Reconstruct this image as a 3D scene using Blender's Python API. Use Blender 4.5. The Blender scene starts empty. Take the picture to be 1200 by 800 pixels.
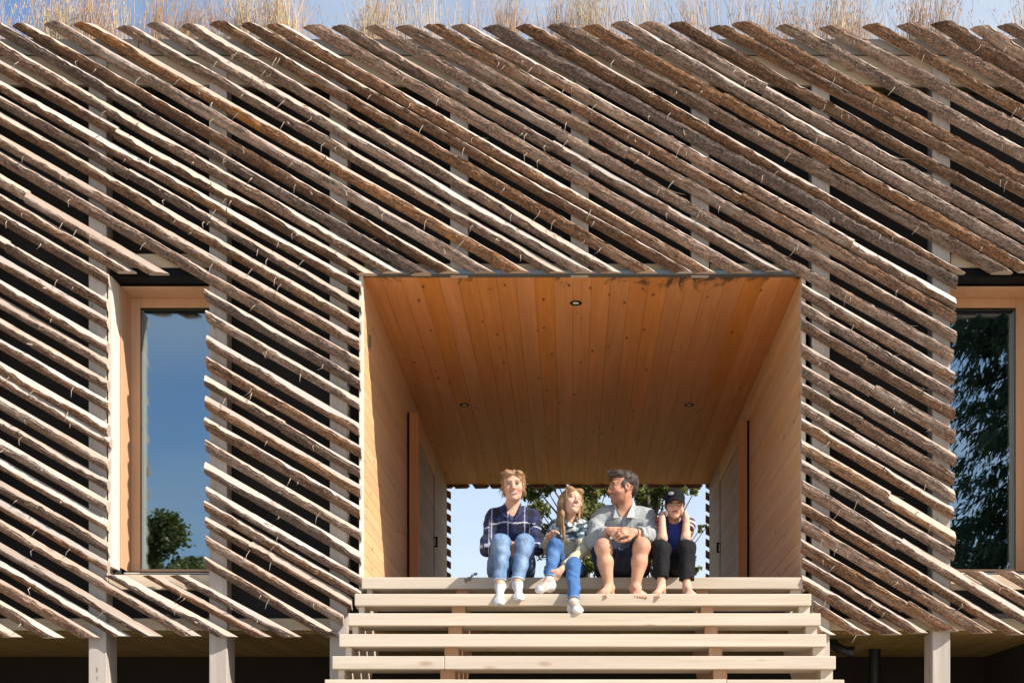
import bpy, math, random
import numpy as np
from mathutils import Vector, Matrix

R = math.radians
scene = bpy.context.scene
COL = scene.collection
rnd = random.Random(7)
SEAT = 3.152

# ------------------------------------------------------------------ basic helpers
def P(px, py, y):
    """point at depth y that the photograph shows at pixel px, py"""
    s = 1550.0 / (10.0 + y)
    return np.array([(px - 670.0) / s, y, 1.5 + (932.0 - py) / s])

def link(o, parent=None):
    COL.objects.link(o)
    if parent is not None:
        o.parent = parent
    return o

def tag(o, label=None, cat=None, group=None, kind=None):
    if label: o['label'] = label
    if cat: o['category'] = cat
    if group: o['group'] = group
    if kind: o['kind'] = kind
    return o

def empty(name, loc, label=None, cat=None, group=None):
    o = bpy.data.objects.new(name, None)
    o.location = loc
    o.empty_display_size = 0.2
    link(o)
    return tag(o, label, cat, group)

def new_mesh(name, verts, faces, mats, parent=None, smooth=False, midx=None, loc=None, sharp=None):
    me = bpy.data.meshes.new(name)
    me.from_pydata([tuple(v) for v in verts], [], [tuple(f) for f in faces])
    for m in (mats if isinstance(mats, (list, tuple)) else [mats]):
        me.materials.append(m)
    if midx is not None:
        me.polygons.foreach_set('material_index', np.array(midx, dtype=np.int32))
    if smooth:
        me.polygons.foreach_set('use_smooth', np.ones(len(me.polygons), dtype=bool))
        if sharp: me.set_sharp_from_angle(angle=R(sharp))
    me.update()
    o = bpy.data.objects.new(name, me)
    if loc is not None: o.location = loc
    return link(o, parent)

class MB:
    """collects boxes, tubes and ribbons for one mesh"""
    def __init__(s): s.v = []; s.f = []; s.m = []
    def box(s, x0, x1, y0, y1, z0, z1, mi=0):
        b = len(s.v)
        s.v += [(x0,y0,z0),(x1,y0,z0),(x1,y1,z0),(x0,y1,z0),(x0,y0,z1),(x1,y0,z1),(x1,y1,z1),(x0,y1,z1)]
        for q in ((0,3,2,1),(4,5,6,7),(0,1,5,4),(1,2,6,5),(2,3,7,6),(3,0,4,7)):
            s.f.append([b+i for i in q]); s.m.append(mi)
        return s
    def tube(s, pts, rad, n=6, mi=0, cap=True):
        pts = [np.asarray(p, float) for p in pts]
        b = len(s.v); L = len(pts)
        for i, p in enumerate(pts):
            t = pts[min(i+1, L-1)] - pts[max(i-1, 0)]
            t = t / (np.linalg.norm(t) + 1e-9)
            a = np.cross(t, [0.31, 0.2, 0.93] if abs(t[2]) < .9 else [1, 0.1, 0]); a /= np.linalg.norm(a)
            c = np.cross(t, a)
            r = rad[i] if isinstance(rad, (list, tuple, np.ndarray)) else rad
            for k in range(n):
                w = 2*math.pi*k/n
                s.v.append(tuple(p + r*(math.cos(w)*a + math.sin(w)*c)))
        for i in range(L-1):
            for k in range(n):
                s.f.append([b+i*n+k, b+i*n+(k+1) % n, b+(i+1)*n+(k+1) % n, b+(i+1)*n+k]); s.m.append(mi)
        if cap:
            s.f.append([b+k for k in range(n)][::-1]); s.m.append(mi)
            s.f.append([b+(L-1)*n+k for k in range(n)]); s.m.append(mi)
        return s
    def lathe(s, c, prof, n=24, mi=0, axis='z'):
        b = len(s.v)
        for r, h in prof:
            for k in range(n):
                w = 2*math.pi*k/n
                s.v.append((c[0]+r*math.cos(w), c[1]+r*math.sin(w), c[2]+h))
        for i in range(len(prof)-1):
            for k in range(n):
                s.f.append([b+i*n+k, b+i*n+(k+1) % n, b+(i+1)*n+(k+1) % n, b+(i+1)*n+k]); s.m.append(mi)
        s.f.append([b+k for k in range(n)][::-1]); s.m.append(mi)
        s.f.append([b+(len(prof)-1)*n+k for k in range(n)]); s.m.append(mi)
        return s
    def build(s, name, mats, parent=None, bevel=0, smooth=False, sharp=None):
        o = new_mesh(name, s.v, s.f, mats, parent, smooth, s.m, sharp=sharp)
        if bevel:
            md = o.modifiers.new('bevel', 'BEVEL'); md.width = bevel; md.segments = 2; md.limit_method = 'ANGLE'
        return o

# ------------------------------------------------------------------ materials
class NT:
    def __init__(s, name):
        s.mat = bpy.data.materials.new(name); s.mat.use_nodes = True
        s.t = s.mat.node_tree; s.bsdf = s.t.nodes['Principled BSDF']
    def n(s, typ, **kw):
        nd = s.t.nodes.new(typ)
        for k, v in kw.items():
            if hasattr(nd, k) and not k.startswith('i_'): setattr(nd, k, v)
        return nd
    def l(s, a, b): s.t.links.new(a, b)
    def set(s, nd, **kw):
        for k, v in kw.items():
            sock = nd.inputs[k]
            if hasattr(v, 'is_output') or isinstance(v, bpy.types.NodeSocket): s.l(v, sock)
            else: sock.default_value = v
        return nd
    def math(s, op, a, b=0.0, clamp=False):
        nd = s.t.nodes.new('ShaderNodeMath'); nd.operation = op; nd.use_clamp = clamp
        for i, v in enumerate((a, b)):
            if isinstance(v, bpy.types.NodeSocket): s.l(v, nd.inputs[i])
            else: nd.inputs[i].default_value = v
        return nd.outputs[0]
    def ramp(s, fac, stops, interp='LINEAR'):
        nd = s.t.nodes.new('ShaderNodeValToRGB'); cr = nd.color_ramp; cr.interpolation = interp
        while len(cr.elements) < len(stops): cr.elements.new(0.5)
        for e, (p, c) in zip(cr.elements, stops):
            e.position = p
            e.color = (c, c, c, 1) if isinstance(c, (int, float)) else (c[0], c[1], c[2], 1)
        s.l(fac, nd.inputs[0]); return nd.outputs[0]
    def mix(s, fac, a, b, mode='MIX'):
        nd = s.t.nodes.new('ShaderNodeMix'); nd.data_type = 'RGBA'; nd.blend_type = mode
        for sock, v in ((nd.inputs[0], fac), (nd.inputs[6], a), (nd.inputs[7], b)):
            if isinstance(v, bpy.types.NodeSocket): s.l(v, sock)
            elif isinstance(v, (int, float)): sock.default_value = v
            else: sock.default_value = (v[0], v[1], v[2], 1)
        return nd.outputs[2]
    def coords(s, scale, rand=None):
        tc = s.n('ShaderNodeTexCoord').outputs['Object']
        mp = s.n('ShaderNodeMapping'); s.l(tc, mp.inputs['Vector']); mp.inputs['Scale'].default_value = scale
        if rand is not None:
            v = s.n('ShaderNodeCombineXYZ')
            s.l(s.math('MULTIPLY', rand, 37.1), v.inputs[0]); s.l(s.math('MULTIPLY', rand, 91.7), v.inputs[1]); s.l(s.math('MULTIPLY', rand, 53.3), v.inputs[2])
            s.l(v.outputs[0], mp.inputs['Location'])
        return mp.outputs[0]
    def noise(s, vec, scale, detail=4, rough=.6, dist=0.0):
        nd = s.n('ShaderNodeTexNoise'); s.l(vec, nd.inputs['Vector'])
        nd.inputs['Scale'].default_value = scale; nd.inputs['Detail'].default_value = detail
        nd.inputs['Roughness'].default_value = rough; nd.inputs['Distortion'].default_value = dist
        return nd.outputs[0]
    def bump(s, h, strength, dist=.01):
        nd = s.n('ShaderNodeBump'); nd.inputs['Strength'].default_value = strength; nd.inputs['Distance'].default_value = dist
        s.l(h, nd.inputs['Height']); s.l(nd.outputs[0], s.bsdf.inputs['Normal'])
    def base(s, c, rough=.7, spec=.3):
        i = s.bsdf.inputs['Base Color']
        if isinstance(c, bpy.types.NodeSocket): s.l(c, i)
        else: i.default_value = (c[0], c[1], c[2], 1)
        s.bsdf.inputs['Roughness'].default_value = rough
        s.bsdf.inputs['Specular IOR Level'].default_value = spec
        return s.mat

def wood(name, light, dark, axis='X', var=.25, knot=(.2, .1, .05), knots=1.0, rough=.75, grey=None, stain=None, bump=.25, dens=1.0):
    """sawn timber, grain along axis, every board (loose island) its own tone"""
    n = NT(name)
    rr = n.math('FRACT', n.math('ADD', n.n('ShaderNodeNewGeometry').outputs['Random Per Island'], n.n('ShaderNodeObjectInfo').outputs['Random']))
    lo = {'X': 0, 'Y': 1, 'Z': 2}[axis]
    def sc(a, b): return tuple(a if i == lo else b for i in range(3))
    g1 = n.noise(n.coords(sc(.7, 14), rr), 1.0, 5, .65, .6)
    g2 = n.noise(n.coords(sc(2.5, 90), rr), 1.0, 3, .6)
    g = n.math('ADD', n.math('MULTIPLY', g1, .65), n.math('MULTIPLY', g2, .35))
    c = n.ramp(g, [(.3, dark), (.52, [(a+b)/2 for a, b in zip(light, dark)]), (.68, light)])
    if grey is not None:
        w = n.ramp(n.noise(n.coords(sc(.5, 2.2), rr), 1.0, 4, .6), [(.4, 0.0), (.66, 1.0)])
        c = n.mix(n.math('MULTIPLY', w, grey[3]), c, grey[:3])
    # knots
    vo = n.n('ShaderNodeTexVoronoi'); n.l(n.coords(sc(2.4*dens, 6.5*dens), rr), vo.inputs['Vector']); vo.inputs['Scale'].default_value = 1.0
    vo.inputs['Randomness'].default_value = 1.0
    k = n.ramp(vo.outputs['Distance'], [(.045, 1.0), (.075, .75), (.13, 0.0)])
    c = n.mix(n.math('MULTIPLY', k, .8*knots), c, knot)
    hv = n.n('ShaderNodeHueSaturation'); n.l(c, hv.inputs['Color'])
    n.l(n.math('ADD', 1 - var/2, n.math('MULTIPLY', rr, var)), hv.inputs['Value'])
    r2 = n.math('FRACT', n.math('MULTIPLY', rr, 7.31))
    n.l(n.math('ADD', .95, n.math('MULTIPLY', r2, .10)), hv.inputs['Saturation'])
    c = hv.outputs[0]
    if stain:
        tc = n.n('ShaderNodeTexCoord').outputs['Object']
        sx = n.n('ShaderNodeSeparateXYZ'); n.l(tc, sx.inputs[0])
        nz = n.noise(n.coords((3.6, 1.6, 1)), 1.0, 5, .7, .8)
        edge = n.math('SUBTRACT', nz, n.math('MULTIPLY', sx.outputs[1], stain[3]))
        m = n.ramp(edge, [(.47, 0.0), (.55, 1.0)])
        c = n.mix(n.math('MULTIPLY', m, stain[4]), c, stain[:3])
    n.bump(g, bump, .004)
    return n.base(c, rough, .25)

def bark_mat():
    n = NT('bark')
    rr = n.n('ShaderNodeObjectInfo').outputs['Random']
    r2 = n.math('FRACT', n.math('MULTIPLY', rr, 9.77)); r3 = n.math('FRACT', n.math('MULTIPLY', rr, 23.9))
    f = n.math('ADD', n.math('MULTIPLY', n.noise(n.coords((9, 85, 85), rr), 1.0, 5, .72), .6), n.math('MULTIPLY', n.noise(n.coords((38, 60, 60), rr), 1.0, 4, .7), .4))
    m = n.noise(n.coords((3.2, 13, 13), rr), 1.0, 4, .65, .8)
    dk = n.mix(r2, (.085, .046, .031), (.14, .069, .039))
    lt = n.mix(r3, (.31, .185, .125), (.33, .175, .095))
    c = n.mix(n.ramp(m, [(.30, 0.0), (.68, 1.0)]), dk, lt)
    c = n.mix(n.ramp(f, [(.40, .9), (.60, 0.0)]), c, (.040, .026, .019))
    # stripped orange inner bark in patches, more of it on some battens
    o = n.noise(n.coords((1.3, 9, 9), rr), 1.0, 4, .7, .5)
    th = n.math('ADD', o, n.math('MULTIPLY', n.math('SUBTRACT', r2, .5), .16))
    c = n.mix(n.math('MULTIPLY', n.ramp(th, [(.62, 0.0), (.67, 1.0)]), .65), c, n.mix(f, (.16, .07, .03), (.42, .21, .09)))
    # pale lichen and dead grey bark
    l = n.noise(n.coords((2.1, 11, 11), n.math('ADD', rr, .37)), 1.0, 5, .75)
    c = n.mix(n.math('MULTIPLY', n.ramp(n.math('ADD', l, n.math('MULTIPLY', n.math('SUBTRACT', r3, .5), .14)), [(.56, 0.0), (.66, 1.0)]), .55), c, (.34, .26, .205))
    # rings across
    w = n.noise(n.coords((70, 3, 3), rr), 1.0, 2, .5)
    c = n.mix(n.math('MULTIPLY', n.ramp(w, [(.62, 0.0), (.72, 1.0)]), .5), c, (.05, .033, .025))
    fl = n.noise(n.coords((55, 170, 170), rr), 1.0, 4, .75)
    c = n.mix(n.ramp(fl, [(.52, 0.0), (.66, .8)]), c, (.40, .30, .235))
    c = n.mix(n.ramp(fl, [(.34, .85), (.46, 0.0)]), c, (.028, .018, .014))
    hv = n.n('ShaderNodeHueSaturation'); n.l(c, hv.inputs['Color'])
    n.l(n.math('ADD', .82, n.math('MULTIPLY', n.math('FRACT', n.math('MULTIPLY', rr, 47.7)), .75)), hv.inputs['Value'])
    n.l(n.math('ADD', .75, n.math('MULTIPLY', n.math('FRACT', n.math('MULTIPLY', rr, 31.3)), .5)), hv.inputs['Saturation'])
    c = hv.outputs[0]
    n.bump(n.math('ADD', n.math('MULTIPLY', f, .8), n.math('MULTIPLY', m, .6)), 1.0, .014)
    return n.base(c, .9, .15)

def plain(name, col, rough=.6, metal=0.0, spec=.4, nz=.12, scale=30):
    n = NT(name)
    t = n.noise(n.coords((1, 1, 1)), scale, 4, .6)
    c = n.mix(t, [v*(1-nz) for v in col], [min(1, v*(1+nz)) for v in col])
    n.bsdf.inputs['Metallic'].default_value = metal
    return n.base(c, rough, spec)

def vcol_mat(name, rough, spec=.35, bump=.0, bscale=200, sheen=0.0, sss=0.0, nz=.12, nscale=60):
    n = NT(name)
    a = n.n('ShaderNodeAttribute'); a.attribute_name = 'tint'
    t = n.noise(n.coords((1, 1, 1)), nscale, 4, .6)
    c = n.mix(1.0, a.outputs['Color'], n.ramp(t, [(.3, 1-nz), (.7, 1+nz)]), 'MULTIPLY')
    if bump:
        wr = n.noise(n.coords((1, 1, .6)), 10, 2, .5, 1.1)
        n.bump(n.math('ADD', n.math('MULTIPLY', n.noise(n.coords((1, 1, 1)), bscale, 3, .6), .10), n.math('MULTIPLY', n.ramp(wr, [(.3, 0.0), (.5, 1.0), (.7, .1)]), .9)), min(1.0, bump*1.5), .011)
    if sss:
        n.bsdf.inputs['Subsurface Weight'].default_value = sss
        n.bsdf.inputs['Subsurface Radius'].default_value = (.012, .005, .003)
        n.bsdf.inputs['Subsurface Scale'].default_value = 1.0
    n.bsdf.inputs['Sheen Weight'].default_value = sheen
    return n.base(c, rough, spec)

M = {}
M['bark'] = bark_mat()
M['sawn'] = wood('sawn_batten_wood', (.56, .44, .35), (.35, .255, .19), 'X', .45, (.22, .13, .08), .5, .85, grey=(.46, .42, .39, .7))
M['stud'] = wood('weathered_stud_wood', (.58, .50, .43), (.37, .305, .255), 'Z', .15, (.13, .08, .055), 1.1, .8, grey=(.45, .40, .36, .7), dens=1.7, bump=.4)
M['tread'] = wood('pale_tread_wood', (.70, .60, .475), (.48, .385, .285), 'X', .16, (.34, .21, .13), .85, .7, grey=(.56, .48, .40, .6), dens=.8, bump=.2)
M['stringer'] = wood('stringer_wood', (.50, .31, .19), (.36, .20, .11), 'Z', .2, (.2, .1, .05), .7)
M['ceiling'] = wood('orange_pine_ceiling', (.70, .295, .09), (.50, .19, .05), 'Y', .14, (.15, .055, .02), 1.2, .6, stain=(.05, .034, .026, .42, .9), dens=1.25)
M['side'] = wood('pine_side_boards', (.76, .475, .245), (.56, .31, .14), 'Y', .14, (.25, .12, .05), .9, .7, grey=(.60, .38, .24, .4))
M['grey_side'] = wood('weathered_side_boards', (.58, .43, .295), (.42, .295, .19), 'Y', .14, (.16, .1, .06), .5, .75, grey=(.36, .31, .265, .8))
M['frame'] = wood('window_frame_pine', (.66, .41, .25), (.55, .31, .17), 'Z', .08, (.3, .14, .06), .4, .5, bump=.08)
M['trim'] = wood('door_trim_pine', (.60, .29, .115), (.45, .19, .07), 'Z', .1, (.16, .07, .03), .6, .55)
M['reveal'] = wood('pale_reveal_board', (.74, .68, .585), (.62, .54, .44), 'Z', .08, (.4, .27, .15), .4, .65, bump=.1)
M['fascia'] = wood('grey_eave_plank', (.46, .415, .375), (.33, .285, .25), 'X', .2, (.15, .1, .08), .6, .85, grey=(.36, .345, .33, .7))
M['header'] = wood('tan_header_board', (.72, .575, .425), (.58, .445, .31), 'X', .15, (.22, .13, .07), .6, .8)
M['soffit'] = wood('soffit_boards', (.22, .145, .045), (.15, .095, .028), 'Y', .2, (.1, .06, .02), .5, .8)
M['dark'] = plain('black_wind_barrier', (.027, .022, .020), .8, nz=.5, scale=4)
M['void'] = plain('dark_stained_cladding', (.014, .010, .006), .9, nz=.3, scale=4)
M['black_metal'] = plain('black_metal', (.006, .006, .007), .6, spec=.12)
M['pipe'] = plain('black_plastic_pipe', (.012, .012, .013), .4, spec=.4)
M['flash'] = plain('grey_flashing', (.17, .175, .18), .4, metal=.6)
M['lens'] = plain('lamp_lens', (.75, .72, .65), .25)
M['turf'] = plain('roof_turf', (.13, .11, .045), .95, nz=.5, scale=18)
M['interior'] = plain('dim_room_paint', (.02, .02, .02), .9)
M['floor'] = wood('deck_boards', (.58, .48, .38), (.44, .35, .27), 'Y', .2, (.3, .2, .12), .6, .75)

def glass_mat():
    n = NT('window_glass')
    g = n.n('ShaderNodeBsdfGlossy'); g.inputs['Roughness'].default_value = 0.0
    g.inputs['Color'].default_value = (.76, .90, 1.0, 1)
    t = n.n('ShaderNodeBsdfTransparent'); t.inputs['Color'].default_value = (.80, .86, .84, 1)
    wv = n.noise(n.coords((1, 1, 1)), 1.6, 1, .4)
    bp = n.n('ShaderNodeBump'); bp.inputs['Strength'].default_value = .03; bp.inputs['Distance'].default_value = .05
    n.l(wv, bp.inputs['Height']); n.l(bp.outputs[0], g.inputs['Normal'])
    m = n.n('ShaderNodeMixShader'); m.inputs[0].default_value = .27
    n.l(t.outputs[0], m.inputs[1]); n.l(g.outputs[0], m.inputs[2])
    n.l(m.outputs[0], n.t.nodes['Material Output'].inputs['Surface'])
    return n.mat
M['glass'] = glass_mat()
# ------------------------------------------------------------------ the house
house = empty('timber_house', (0, 0, 0), 'timber house with slanting bark-edged battens over its whole front and an open passage through it', 'house')
XL, XR = -6.6, 3.78            # ends of the house
OL, OR_, OT = -1.583, 1.745, 5.448   # the passage: left, right, ceiling
DEPTH = 6.78
W1 = (-3.50, -2.72); W2 = (2.845, 3.60); WZ0, WZ1 = 3.262, 5.445
WY = .2                         # front of the dark wall

# dark wall behind the battens, in panels round the openings
mb = MB()
def wallbox(x0, x1, z0, z1): mb.box(x0, x1, WY, WY+.09, z0, z1)
wallbox(XL, W1[0]-.002, 2.86, 6.9); wallbox(W1[0], W1[1], 2.86, WZ0-.052); wallbox(W1[0], W1[1], 5.525, 6.9)
wallbox(W1[1]+.002, OL-.05, 2.86, 6.9); wallbox(OL-.048, OR_+.048, 5.50, 6.9)
wallbox(OR_+.05, W2[0]-.002, 2.86, 6.9); wallbox(W2[0], W2[1], 2.86, WZ0-.052); wallbox(W2[0], W2[1], 5.525, 6.9)
wallbox(W2[1]+.002, XR, 2.86, 6.9)
mb.build('wall', M['dark'], house)
# end walls and the rear wall
MB().box(XL, XL+.1, .3, DEPTH-.1, 2.86, 6.9).build('wall', M['dark'], house); MB().box(XR-.1, XR, .3, DEPTH-.1, 2.86, 6.9).build('wall', M['dark'], house)
mb = MB(); mb.box(XL, OL-.05, DEPTH-.09, DEPTH, 2.86, 6.9); mb.box(OR_+.05, XR, DEPTH-.09, DEPTH, 2.86, 6.9)
mb.box(OL-.05, OR_+.05, DEPTH-.09, DEPTH, 5.50, 6.9); mb.build('wall', M['dark'], house)
# rooms behind the windows
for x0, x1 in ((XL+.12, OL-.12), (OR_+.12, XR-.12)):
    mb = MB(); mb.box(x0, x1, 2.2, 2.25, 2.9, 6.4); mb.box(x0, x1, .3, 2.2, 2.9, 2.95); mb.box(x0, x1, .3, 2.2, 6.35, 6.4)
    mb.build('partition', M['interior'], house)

# roof
mb = MB(); mb.box(XL-.1, XR+.1, .14, DEPTH+.1, 6.93, 7.16); mb.build('roof', M['turf'], house)
mb = MB()
xs = [XL-.1, -3.3, .62, XR+.1]
for a, b in zip(xs, xs[1:]): mb.box(a+.003, b-.003, .078, .118, 7.145, 7.262)
mb.build('eave_plank', M['fascia'], house, bevel=.004)
mb = MB()
xs = [XL-.1, -4.1, -.9, 1.35, XR+.1]
for a, b in zip(xs, xs[1:]): mb.box(a+.002, b-.002, .084, .118, 6.915, 7.133)
mb.build('fascia_board', M['header'], house)
MB().box(XL-.1, XR+.1, .098, .117, 7.134, 7.1445).build('roof_edging', M['turf'], house)

# floor slab and soffit under the house
mb = MB()
x = XL
while x < XR-.05:
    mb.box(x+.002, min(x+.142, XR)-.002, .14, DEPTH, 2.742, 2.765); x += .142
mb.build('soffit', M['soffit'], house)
MB().box(XL, XR, .29, DEPTH-.09, 2.77, 2.90).build('floor_slab', M['void'], house)
mb = MB(); xs = [XL, -3.1, -.4, 2.3, XR]
for a, b in zip(xs, xs[1:]): mb.box(a+.002, b-.002, .125, .165, 2.768, 2.858)
mb.build('bottom_rail', M['header'], house, bevel=.003)
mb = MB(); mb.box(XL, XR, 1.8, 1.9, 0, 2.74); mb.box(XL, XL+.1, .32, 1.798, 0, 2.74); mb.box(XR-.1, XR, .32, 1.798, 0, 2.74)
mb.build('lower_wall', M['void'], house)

# studs that carry the battens; some run on to the ground as posts
SW = .135
for i, x in enumerate([-3.675+.917*k for k in range(-3, 9)]):
    if x > XR: continue
    z0 = 2.706 if False else 0.0
    if OL < x+.07 < OR_: z0 = 5.452
    mb = MB(); mb.box(x, x+SW, .060, .30 if z0 == 0 else .19, z0, 7.11)
    mb.build('post' if z0 == 0 else 'stud', M['stud'], house, bevel=.005)
MB().box(XR-.14, XR-.005, .060, .30, 0, 7.11).build('post', M['stud'], house, bevel=.005)

# header boards over and under the openings
def hboard(x0, x1, z0, z1, y0=.10): MB().box(x0, x1, y0, y0+.04, z0, z1).build('header_board', M['header'], house, bevel=.003)
hboard(W1[0]-.035, W1[1]-.045, 5.528, 5.635); hboard(W2[0]+.05, XR-.145, 5.528, 5.635)
hboard(W1[0]-.035, W1[1]-.045, 3.075, 3.188); hboard(W2[0]+.05, XR-.145, 3.075, 3.188)
for a, b in ((OL, -.912), (-.772, .002), (.14, .915), (1.056, OR_)): hboard(a, b, 5.487, 5.56)
MB().box(OL-.03, OR_+.03, .035, .12, 5.455, 5.484).build('flashing', M['flash'], house)
# vertical edge boards at the jambs of the passage
MB().box(OL-.034, OL-.004, .055, .22, 3.06, 5.452).build('jamb_board', M['reveal'], house, bevel=.003)
MB().box(OR_+.004, OR_+.034, .055, .22, 3.06, 5.452).build('jamb_board', M['reveal'], house, bevel=.003)

# windows
def window(x0, x1, handed):
    w = MB()
    # outer jamb lining (behind the battens) and inner frame, all round
    w.box(x0-.028, x0+.001, .064, .243, WZ0-.02, 5.45); w.box(x1-.001, x1+.028, .064, .243, WZ0-.02, 5.45)
    o = w.build('window', M['reveal'], house, bevel=.002)
    f = MB()
    f.box(x0, x0+.012, .245, .47, WZ0, WZ1); f.box(x1-.012, x1, .245, .47, WZ0, WZ1)
    f.box(x0+.0125, x1-.0125, .245, .47, WZ1-.012, WZ1)
    a, b = x0+.0125, x1-.0125
    f.box(a, a+.075, .463, .53, WZ0+.012, WZ1-.0125); f.box(b-.075, b, .463, .53, WZ0+.012, WZ1-.0125)
    f.box(a+.0755, b-.0755, .464, .53, WZ1-.087, WZ1-.0125); f.box(a+.0755, b-.0755, .464, .53, WZ0+.012, WZ0+.03)
    f.build('frame', M['frame'], o, bevel=.003)
    g = MB()
    for xa, xb, za, zb in ((a+.0755, a+.080, WZ0+.031, WZ1-.088), (b-.080, b-.0755, WZ0+.031, WZ1-.088), (a+.0835, b-.0835, WZ1-.096, WZ1-.088)):
        g.box(xa, xb, .466, .4725, za, zb)
    g.build('gasket', M['black_metal'], o)
    MB().box(a+.076, b-.076, .473, .493, WZ0+.031, WZ1-.088).build('pane', M['glass'], o)
    MB().box(x0+.001, x1-.001, .33, .462, WZ0-.05, WZ0-.019).build('sill', M['reveal'], o, bevel=.003)
    MB().box(x0-.002, x1+.002, .09, .235, 5.453, 5.524).build('blind_box', M['black_metal'], o, bevel=.004)
window(W1[0], W1[1], 0); window(W2[0], W2[1], 1)

# the passage
mb = MB()
n = 23; w = (OR_-OL+.04)/n
for i in range(n):
    x = OL-.02+i*w
    mb.box(x+.0007, x+w-.0007, .10, DEPTH+.01, OT+.001*(i % 3), OT+.022)
mb.build('passage_ceiling', M['ceiling'], house, bevel=.0018)
mb = MB(); mb.box(OL-.04, OR_+.04, .10, DEPTH-.1, OT+.024, OT+.04); mb.build('ceiling_backing', M['void'], house)
def side(sgn, y0, y1, z0, z1, mat, name):
    mb = MB(); z = z0; h = .098
    x = OL if sgn < 0 else OR_
    while z < z1-.01:
        zt = min(z+h, z1)
        mb.box(min(x, x+sgn*.022), max(x, x+sgn*.022), y0, y1, z+.001, zt-.001); z += h
    o = mb.build(name, M[mat], house, bevel=.002)
    x2 = x+sgn*.024
    MB().box(min(x2, x2+sgn*.02), max(x2, x2+sgn*.02), y0+.02, y1-.01, z0, z1).build('wall_backing', M['void'], house)
for sg in (-1, 1):
    x = OL if sg < 0 else OR_
    ya, yb = (2.72, 5.25) if sg < 0 else (3.0, 5.6)
    side(sg, .10, ya, 3.152, OT-.002, 'side', 'passage_wall')
    side(sg, yb, DEPTH, 3.152, OT-.002, 'grey_side', 'passage_wall')
    side(sg, ya+.002, yb-.002, 5.19, OT-.003, 'side', 'passage_wall')
    # door: trim post standing proud, then a boarded leaf
    def bx(a, b, y0, y1, z0, z1, m=None):
        mm = MB() if m is None else m
        return mm.box(min(x+sg*a, x+sg*b), max(x+sg*a, x+sg*b), y0, y1, z0, z1)
    d = MB(); z = 3.16
    d = MB(); z = 3.16
    while z < 5.17:
        bx(.006, .04, ya+.075, yb-.014, z+.001, min(z+.098, 5.18)-.001, d); z += .098
    door = d.build('door', M['grey_side'], house, bevel=.002)
    t = MB(); bx(-.107, .03, ya+.012, ya+.07, 3.155, 5.188, t)
    t.build('door_trim', M['trim'], door, bevel=.004)
    t = MB(); bx(-.02, .03, ya+.004, ya+.010, 3.155, 5.188, t); t.build('door_seal', M['black_metal'], door)
    t = MB(); bx(0.0, .03, yb-.012, yb-.003, 3.155, 5.188, t); t.build('door_gap', M['black_metal'], door)
    hy = yb-.03
    h = MB(); h.tube([(x-sg*.028, hy, 4.36), (x-sg*.028, hy, 4.42), (x-sg*.028, hy, 4.48)], .013, 8)
    h.tube([(x+sg*.006, hy, 4.37), (x-sg*.028, hy, 4.37)], .008, 8); h.tube([(x+sg*.006, hy, 4.47), (x-sg*.028, hy, 4.47)], .008, 8)
    h.build('handle', M['black_metal'], door, smooth=True, sharp=40)
mb = MB(); xx = OL+.002
while xx < OR_-.01:
    mb.box(xx+.002, min(xx+.118, OR_-.002)-.002, .30, DEPTH, 3.112, 3.142); xx += .118
mb.build('passage_floor', M['floor'], house)
MB().box(OL, OR_, .30, DEPTH-.1, 2.905, 3.108).build('floor_slab', M['void'], house)
for x, y in ((.033, .60), (-1.085, 3.36), (1.185, 3.36)):
    l = MB().lathe((x, y, OT), [(.030, -.001), (.046, -.001), (.048, -.006), (.040, -.009), (.031, -.006), (.030, .02)], 24).build('downlight', M['black_metal'], house, smooth=True, sharp=40)
    MB().lathe((x, y, OT), [(.0, -.0035), (.018, -.0055), (.027, -.003), (.0272, .006)], 20).build('lens', M['lens'], l, smooth=True)
# small fittings on the passage wall
MB().box(OL+.001, OL+.012, .31, .35, 5.0, 5.09).build('wall_plate', M['flash'], house)

# ------------------------------------------------------------------ battens
def hn(seed):
    r = np.random.RandomState(seed)
    ph = r.rand(6)*6.28; fr = r.uniform(.6, 9, 6); am = 1/np.sqrt(fr)
    am /= am.sum()
    return lambda t: sum(a*np.sin(f*t+p) for a, f, p in zip(am, fr, ph))*1.6

def px2(x, y): return np.array([(x-670)/155.0, 1.5+(932-y)/155.0])

def cut_t(o, ax, up, u, cut):
    if cut[0] == 'h': # z = const
        z = 1.5+(932-cut[1])/155.0
        return (z - o[1] - up[1]*u)/ax[1]
    xx = (cut[1]-670)/155.0
    return (xx - o[0] - up[0]*u)/ax[0]

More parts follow.
